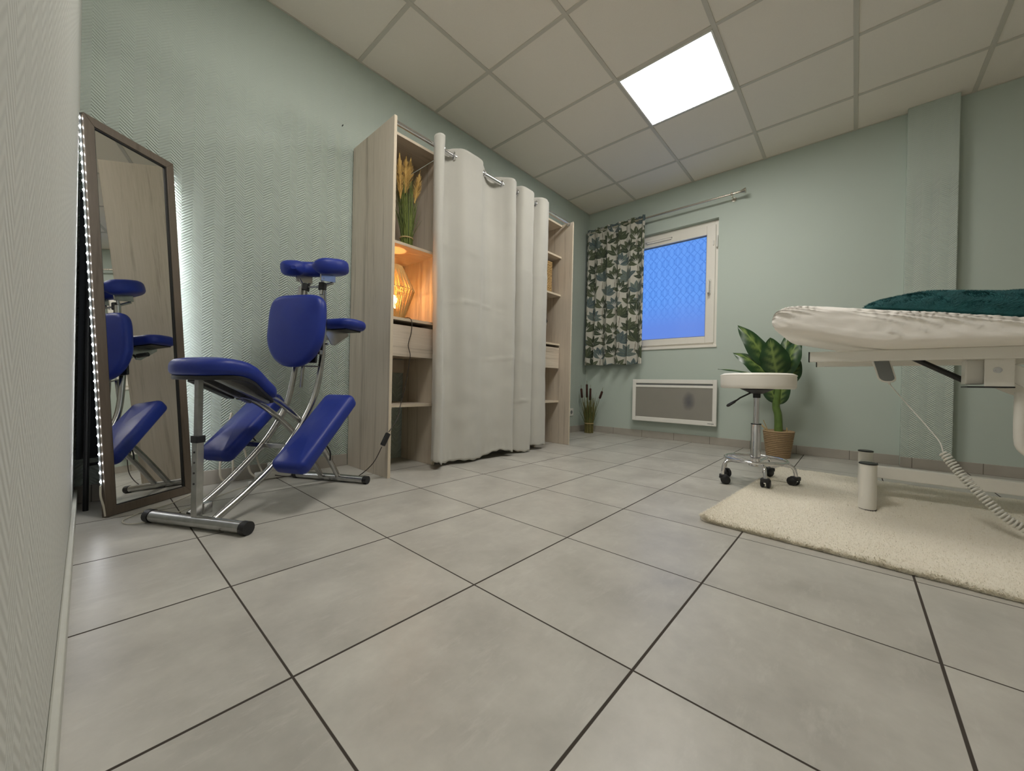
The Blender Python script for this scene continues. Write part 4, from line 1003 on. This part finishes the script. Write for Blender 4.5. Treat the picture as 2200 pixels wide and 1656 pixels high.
for i in range(NP):
    x, y = float(xs_[i]), float(ys_[i])
    if math.hypot(max(0, RX0+0.05-x), max(0, y-(RY1-0.05))) > 0.05: continue
    a, b_ = Rr(x, y); z = rugh(x, y); 
    if x-RX0 < 0.01: a -= 0.0
    an = rng.random()*2*PI; ln_ = 0.003+0.005*rng.random(); lean = 0.004+0.010*rng.random(); c_, s_ = math.cos(an), math.sin(an); w2 = 0.0011
    if x < RX0+0.006: c_ = -abs(c_)
    k = len(pv)
    pv += [(a-s_*w2, b_+c_*w2, z-0.002), (a+s_*w2, b_-c_*w2, z-0.002), (a+c_*lean, b_+s_*lean, z+ln_)]; pf.append((k, k+1, k+2))
b = MB(); b.add(pv, pf, False); tag(b.build('pile', M['rug'], rug), kind='stuff')

# ============================================================ TREATMENT TABLE
bed = thing('treatment_table', (2.58, -0.8, 0.02), 'white electric treatment table with tubular base and raised head section', 'treatment table')
def bbox(name, a, b_, mat='white', parent=None, bevel=0.004):
    m_ = MB(); m_.box(a, b_); return m_.build(name, M[mat], parent or bed, bevel=bevel)
BE = -2.05
for x, y0 in ((2.315, 0.163), (2.800, 0.163)):
    o = bbox('frame_beam', (x, BE, 0.673), (x+0.030, y0, 0.720)); bbox('end_cap', (x-0.001, y0, 0.672), (x+0.031, y0+0.004, 0.721), 'black', o, 0.001)
bbox('frame_crossbeam', (2.345, -0.62, 0.675), (2.80, -0.58, 0.715)); bbox('frame_crossbeam', (2.345, -1.9, 0.675), (2.80, -1.86, 0.715))
def leg_post(x, y, h=0.213):
    m_ = MB(); m_.lathe((x, y, 0.0), [(0.031, 0.006), (0.031, h-0.004)], 36, sx=1.25, sy=1.0); o = m_.build('leg', M['white'], bed)
    m_ = MB(); m_.lathe((x, y, 0.0), [(0.0325, h-0.004), (0.0325, h), (0.030, h+0.0015)], 36, sx=1.25, sy=1.0); m_.build('leg_cap', M['black'], o)
    m_ = MB(); m_.lathe((x, y, 0.0), [(0.0322, 0.004), (0.0322, 0.010)], 36, sx=1.25, sy=1.0); m_.build('foot_pad', M['black'], o)
for x in (2.372, 2.860):
    for y in (-0.053, -1.70): leg_post(x, y)
for y in (-0.053, -1.70): bbox('base_crossbar', (2.40, y-0.022, 0.110), (2.83, y+0.022, 0.165))
bbox('base_beam', (2.600, -1.68, 0.115), (2.640, -0.07, 0.172))
# lift bracket and arms
br = MB(); br.box((2.345, -0.452, 0.566), (2.352, -0.378, 0.675)); br.box((2.352, -0.452, 0.570), (2.40, -0.446, 0.675)); bo = br.build('lift_bracket', M['white'], bed, bevel=0.002)
br = MB(); br.box((2.39, -0.385, 0.575), (2.47, -0.335, 0.675)); br.build('bracket_block', M['white'], bo, bevel=0.004)
br = MB(); br.box((2.344, -0.453, 0.562), (2.47, -0.335, 0.567)); br.build('bracket_edge', M['black'], bo)
br = MB(); br.lathe((2.345, -0.410, 0.630), [(0.011, -0.002), (0.012, -0.001), (0.012, 0.0)], 20, 'X'); br.lathe((2.343, -0.410, 0.630), [(0.006, -0.004), (0.006, 0.0)], 6, 'X'); br.build('bolt', M['chrome'], bo)
def arm(pts, x, w_, name='lift_arm', mat='white'):
    m_ = MB(); rings = []
    P = [Vector(p) for p in pts]
    for i, p in enumerate(P):
        d = (P[min(i+1, len(P)-1)]-P[max(0, i-1)]).normalized(); n_ = Vector((-d.y, d.x))*w_/2
        rings.append([(x, p.x+n_.x, p.y+n_.y), (x+0.03, p.x+n_.x, p.y+n_.y), (x+0.03, p.x-n_.x, p.y-n_.y), (x, p.x-n_.x, p.y-n_.y)])
    m_.loft(rings, True, True, False); return m_.build(name, M[mat], bed, bevel=0.003)
arm([(-0.44, 0.628), (-0.52, 0.575), (-0.95, 0.35), (-1.40, 0.16)], 2.36, 0.062)
arm([(-0.44, 0.628), (-0.52, 0.575), (-0.95, 0.35), (-1.40, 0.16)], 2.76, 0.062)
m_ = MB(); m_.tube([(2.40, -0.478, 0.545), (2.40, -0.478, 0.37), (2.40, -0.490, 0.325), (2.40, -0.512, 0.310)], 0.017, 12, 3); m_.tube([(2.40, -0.50, 0.51), (2.40, -0.515, 0.30), (2.40, -0.53, 0.18)], 0.02, 12); m_.build('actuator', M['white'], bed)
m_ = MB(); m_.tube([(2.50, -0.185, 0.700), (2.50, -0.345, 0.594)], 0.0115, 12); go = m_.build('gas_spring', M['black'], bed)
m_ = MB(); m_.tube([(2.50, -0.340, 0.597), (2.48, -0.365, 0.588)], 0.009, 10); m_.sphere((2.50, -0.352, 0.590), 0.012, 10); m_.build('spring_end', M['white'], go)
# head section board + mattress
def topz(y):
    return np.interp(y, [-2.05, -0.75, -0.44, -0.25, -0.02, 0.10, 0.20], [0.800, 0.800, 0.816, 0.856, 0.899, 0.922, 0.937])
def botz(y):
    return np.interp(y, [-2.05, -0.30, -0.10, 0.00, 0.12, 0.24], [0.722, 0.722, 0.722, 0.742, 0.776, 0.806])
def shell(y0, y1, x0, x1, grow, N, K, wr):
    rings = []
    for i in range(N+1):
        q_ = i/N; y = y1+(y0-y1)*q_
        e = max(0.0, 1-(y1-y)/0.075); rd = math.sqrt(max(0.0, 1-e*e)) if e > 0 else 1.0; rd = max(rd, 0.02)
        zt, zb_ = float(topz(min(y, y1-0.03)))+grow, float(botz(y))-grow*0.4
        zc_ = zb_+(zt-zb_)*0.48; cx_ = (x0+x1)/2; hw = (x1-x0)/2
        ring = []
        for k in range(K):
            a = 2*PI*k/K; c_, s_ = math.cos(a), math.sin(a)
            pc = (abs(c_)**0.22)*(1 if c_ > 0 else -1); ps = (abs(s_)**(0.55))*(1 if s_ > 0 else -1)
            hx = hw - 0.03*(1-rd)
            up_ = (zt-zc_) if s_ > 0 else (zc_-zb_)
            # the side bulges like soft foam
            x_ = cx_+hx*pc*(0.985+0.015*rd) ; z_ = zc_+up_*ps*(0.25+0.75*rd)
            if wr and wr > 0:
                q1 = (z_-0.60*y)*125+2.6*noise.noise(Vector((y*5, z_*9, x_*2)))+x_*20*(1-abs(c_))
                rg_ = 1-abs(math.sin(q1*0.5)); rg_ = rg_**3
                msk = max(0, 0.45+noise.noise(Vector((y*6+4, z_*7, x_*3))))
                f2 = noise.noise(Vector((y*10+z_*14, z_*34-y*16, x_*6)))
                rim = min(1, max(0, (z_-zb_-0.03)/0.03))
                sd = min(1, max(0.10, (abs(c_)-0.30)/0.35))
                dd = wr*rim*sd*(rg_*1.25*msk+f2*0.5-0.25)
                x_ += (1 if c_ > 0 else -1)*dd*min(1, abs(c_)*1.6); z_ += s_*dd*0.25
            ring.append((x_, y, z_))
        rings.append(ring)
    m_ = MB(); m_.loft(rings[::-1], True, True); return m_
shell(-2.0, 0.292, 2.235, 2.915, -0.008, 70, 40, 0).build('mattress', M['vinylw'], bed)
m_ = MB(); m_.box((2.30, -0.12, 0), (2.85, 0.0, 0.012), lambda x, y, z: (x, y*1.9+0.16, z+0.722+max(0, (y*1.9+0.30)*0.26))); m_.build('head_board', M['white'], bed)
for y in (-0.105, -0.175, -0.30): bbox('screw_block', (2.33, y-0.010, 0.722), (2.36, y+0.010, 0.738), 'greyplastic')
sh = shell(-2.02, 0.306, 2.205, 2.945, 0.006, 260, 150, 0.019)
tag(sh.build('bed_sheet', M['sheet'], origin=(2.58, -0.8, 0.72)), 'creased white fitted sheet stretched over the treatment table mattress', 'sheet')

# furry cushion
cu = thing('furry_cushion', (2.52, -0.42, 0.87), 'dark teal faux-fur cushion lying on the white sheet', 'cushion')
CXc, CYc = 2.56, -0.455; HWX, HWY = 0.235, 0.44
vs = []; NI = 60; NJ = 80
def cush(u_, v_, s_):
    x = CXc+HWX*u_*(1-0.06*abs(v_)); y = CYc+HWY*v_*(1-0.05*abs(u_))
    prof = max(0, (1-abs(u_)**2.6))**0.55*max(0, (1-abs(v_)**2.0))**0.62
    zb_ = float(topz(y))+0.012
    hgt = 0.118*prof*(1+0.10*noise.noise(Vector((x*7, y*7, 1))))
    return (x, y, zb_+0.012+(hgt if s_ > 0 else -0.012*prof))
m_ = MB()
for s_ in (1, -1):
    vs = [cush(-1+2*i/NI, -1+2*j/NJ, s_) for j in range(NJ+1) for i in range(NI+1)]
    fs = [(j*(NI+1)+i, j*(NI+1)+i+1, (j+1)*(NI+1)+i+1, (j+1)*(NI+1)+i)[::s_] for j in range(NJ) for i in range(NI)]
    m_.add(vs, fs)
def fur_mat():
    t_ = NT('teal_faux_fur'); o = t_.obj(); n1 = t_.noise(o, 22, 4, 0.6); n2 = t_.noise(o, 200, 2)
    t_.set(t_.mix(n1, (0.001, 0.026, 0.030), (0.008, 0.100, 0.105)), 0.85); t_.b.inputs['Sheen Weight'].default_value = 0.45
    t_.b.inputs['Sheen Tint'].default_value = (0.05, 0.35, 0.35, 1); t_.bump(t_.math('ADD', n1, t_.math('MULTIPLY', n2, 0.3)), 0.8, 0.008); return t_.m
M['fur'] = fur_mat(); m_.build('cushion_cover', M['fur'], cu)
pv = []; pf = []
for i in range(26000):
    u_, v_ = rng.uniform(-1, 1), rng.uniform(-1, 1); p = Vector(cush(u_, v_, 1)); p2 = Vector(cush(u_+0.02, v_, 1)); p3 = Vector(cush(u_, v_+0.02, 1))
    nn2 = (p2-p).cross(p3-p)
    if nn2.length < 1e-9: continue
    nn2.normalize(); fl = 2.2*noise.noise(Vector((p.x*14, p.y*14, 3))); d = (nn2+Vector((math.cos(fl*3), math.sin(fl*3), 0))*0.9).normalized()
    s2 = d.orthogonal().normalized()*0.0011; ln_ = 0.008+0.007*rng.random(); k = len(pv); pv += [tuple(p-s2), tuple(p+s2), tuple(p+d*ln_)]; pf.append((k, k+1, k+2))
b = MB(); b.add(pv, pf, False); tag(b.build('fur', M['fur'], cu), kind='stuff')

# hand control with coiled cord
hc = thing('hand_control', (2.45, -0.1, 0.62), 'grey and white hand control hanging from the table on a coiled cord', 'hand control')
m_ = MB(); Th = lambda a, b_, n_: (2.44+n_, -0.095-0.28*a*0-b_-0.22*(-a), 0.640+a-0.05*b_)
pad(m_, rrect(0.060, 0.031, 0.024, 6), lambda a, b_, n_: (2.440+n_, -0.100+b_+0.25*a, 0.640+a), 0.024, 0.006, 0.002); ho = m_.build('control_body', M['white'], hc)
m_ = MB(); pad(m_, rrect(0.053, 0.025, 0.019, 6), lambda a, b_, n_: (2.4395-n_, -0.100-b_+0.25*a, 0.640+a), 0.003, 0.001, 0.001); m_.build('key_panel', M['greyplastic'], ho)
m_ = MB(); m_.tube([(2.450, -0.114, 0.590), (2.450, -0.120, 0.572)], [0.006, 0.004], 10); m_.tube([(2.450, -0.120, 0.572), (2.43, -0.165, 0.50), (2.38, -0.225, 0.405), (2.33, -0.262, 0.340), (2.30, -0.270, 0.300)], 0.0022, 8, 6); m_.build('cord', M['whitep'], hc)
P = catmull([Vector(p) for p in ((2.300, -0.272, 0.296), (2.285, -0.295, 0.255), (2.262, -0.330, 0.200), (2.238, -0.375, 0.140), (2.215, -0.425, 0.085), (2.20, -0.50, 0.050), (2.20, -0.62, 0.045))], 60)
pts = []; Lc = 0
for i in range(len(P)-1):
    d = (P[i+1]-P[i]); Lc += d.length; tn = d.normalized(); a_ = tn.orthogonal().normalized() if i == 0 else (a_-tn*a_.dot(tn)).normalized(); b_ = tn.cross(a_); ph = 2*PI*Lc/0.0115
    pts.append(P[i]+a_*math.cos(ph)*0.013+b_*math.sin(ph)*0.013)
m_ = MB(); m_.tube(pts, 0.0036, 6); m_.build('coiled_cord', M['whitep'], hc)
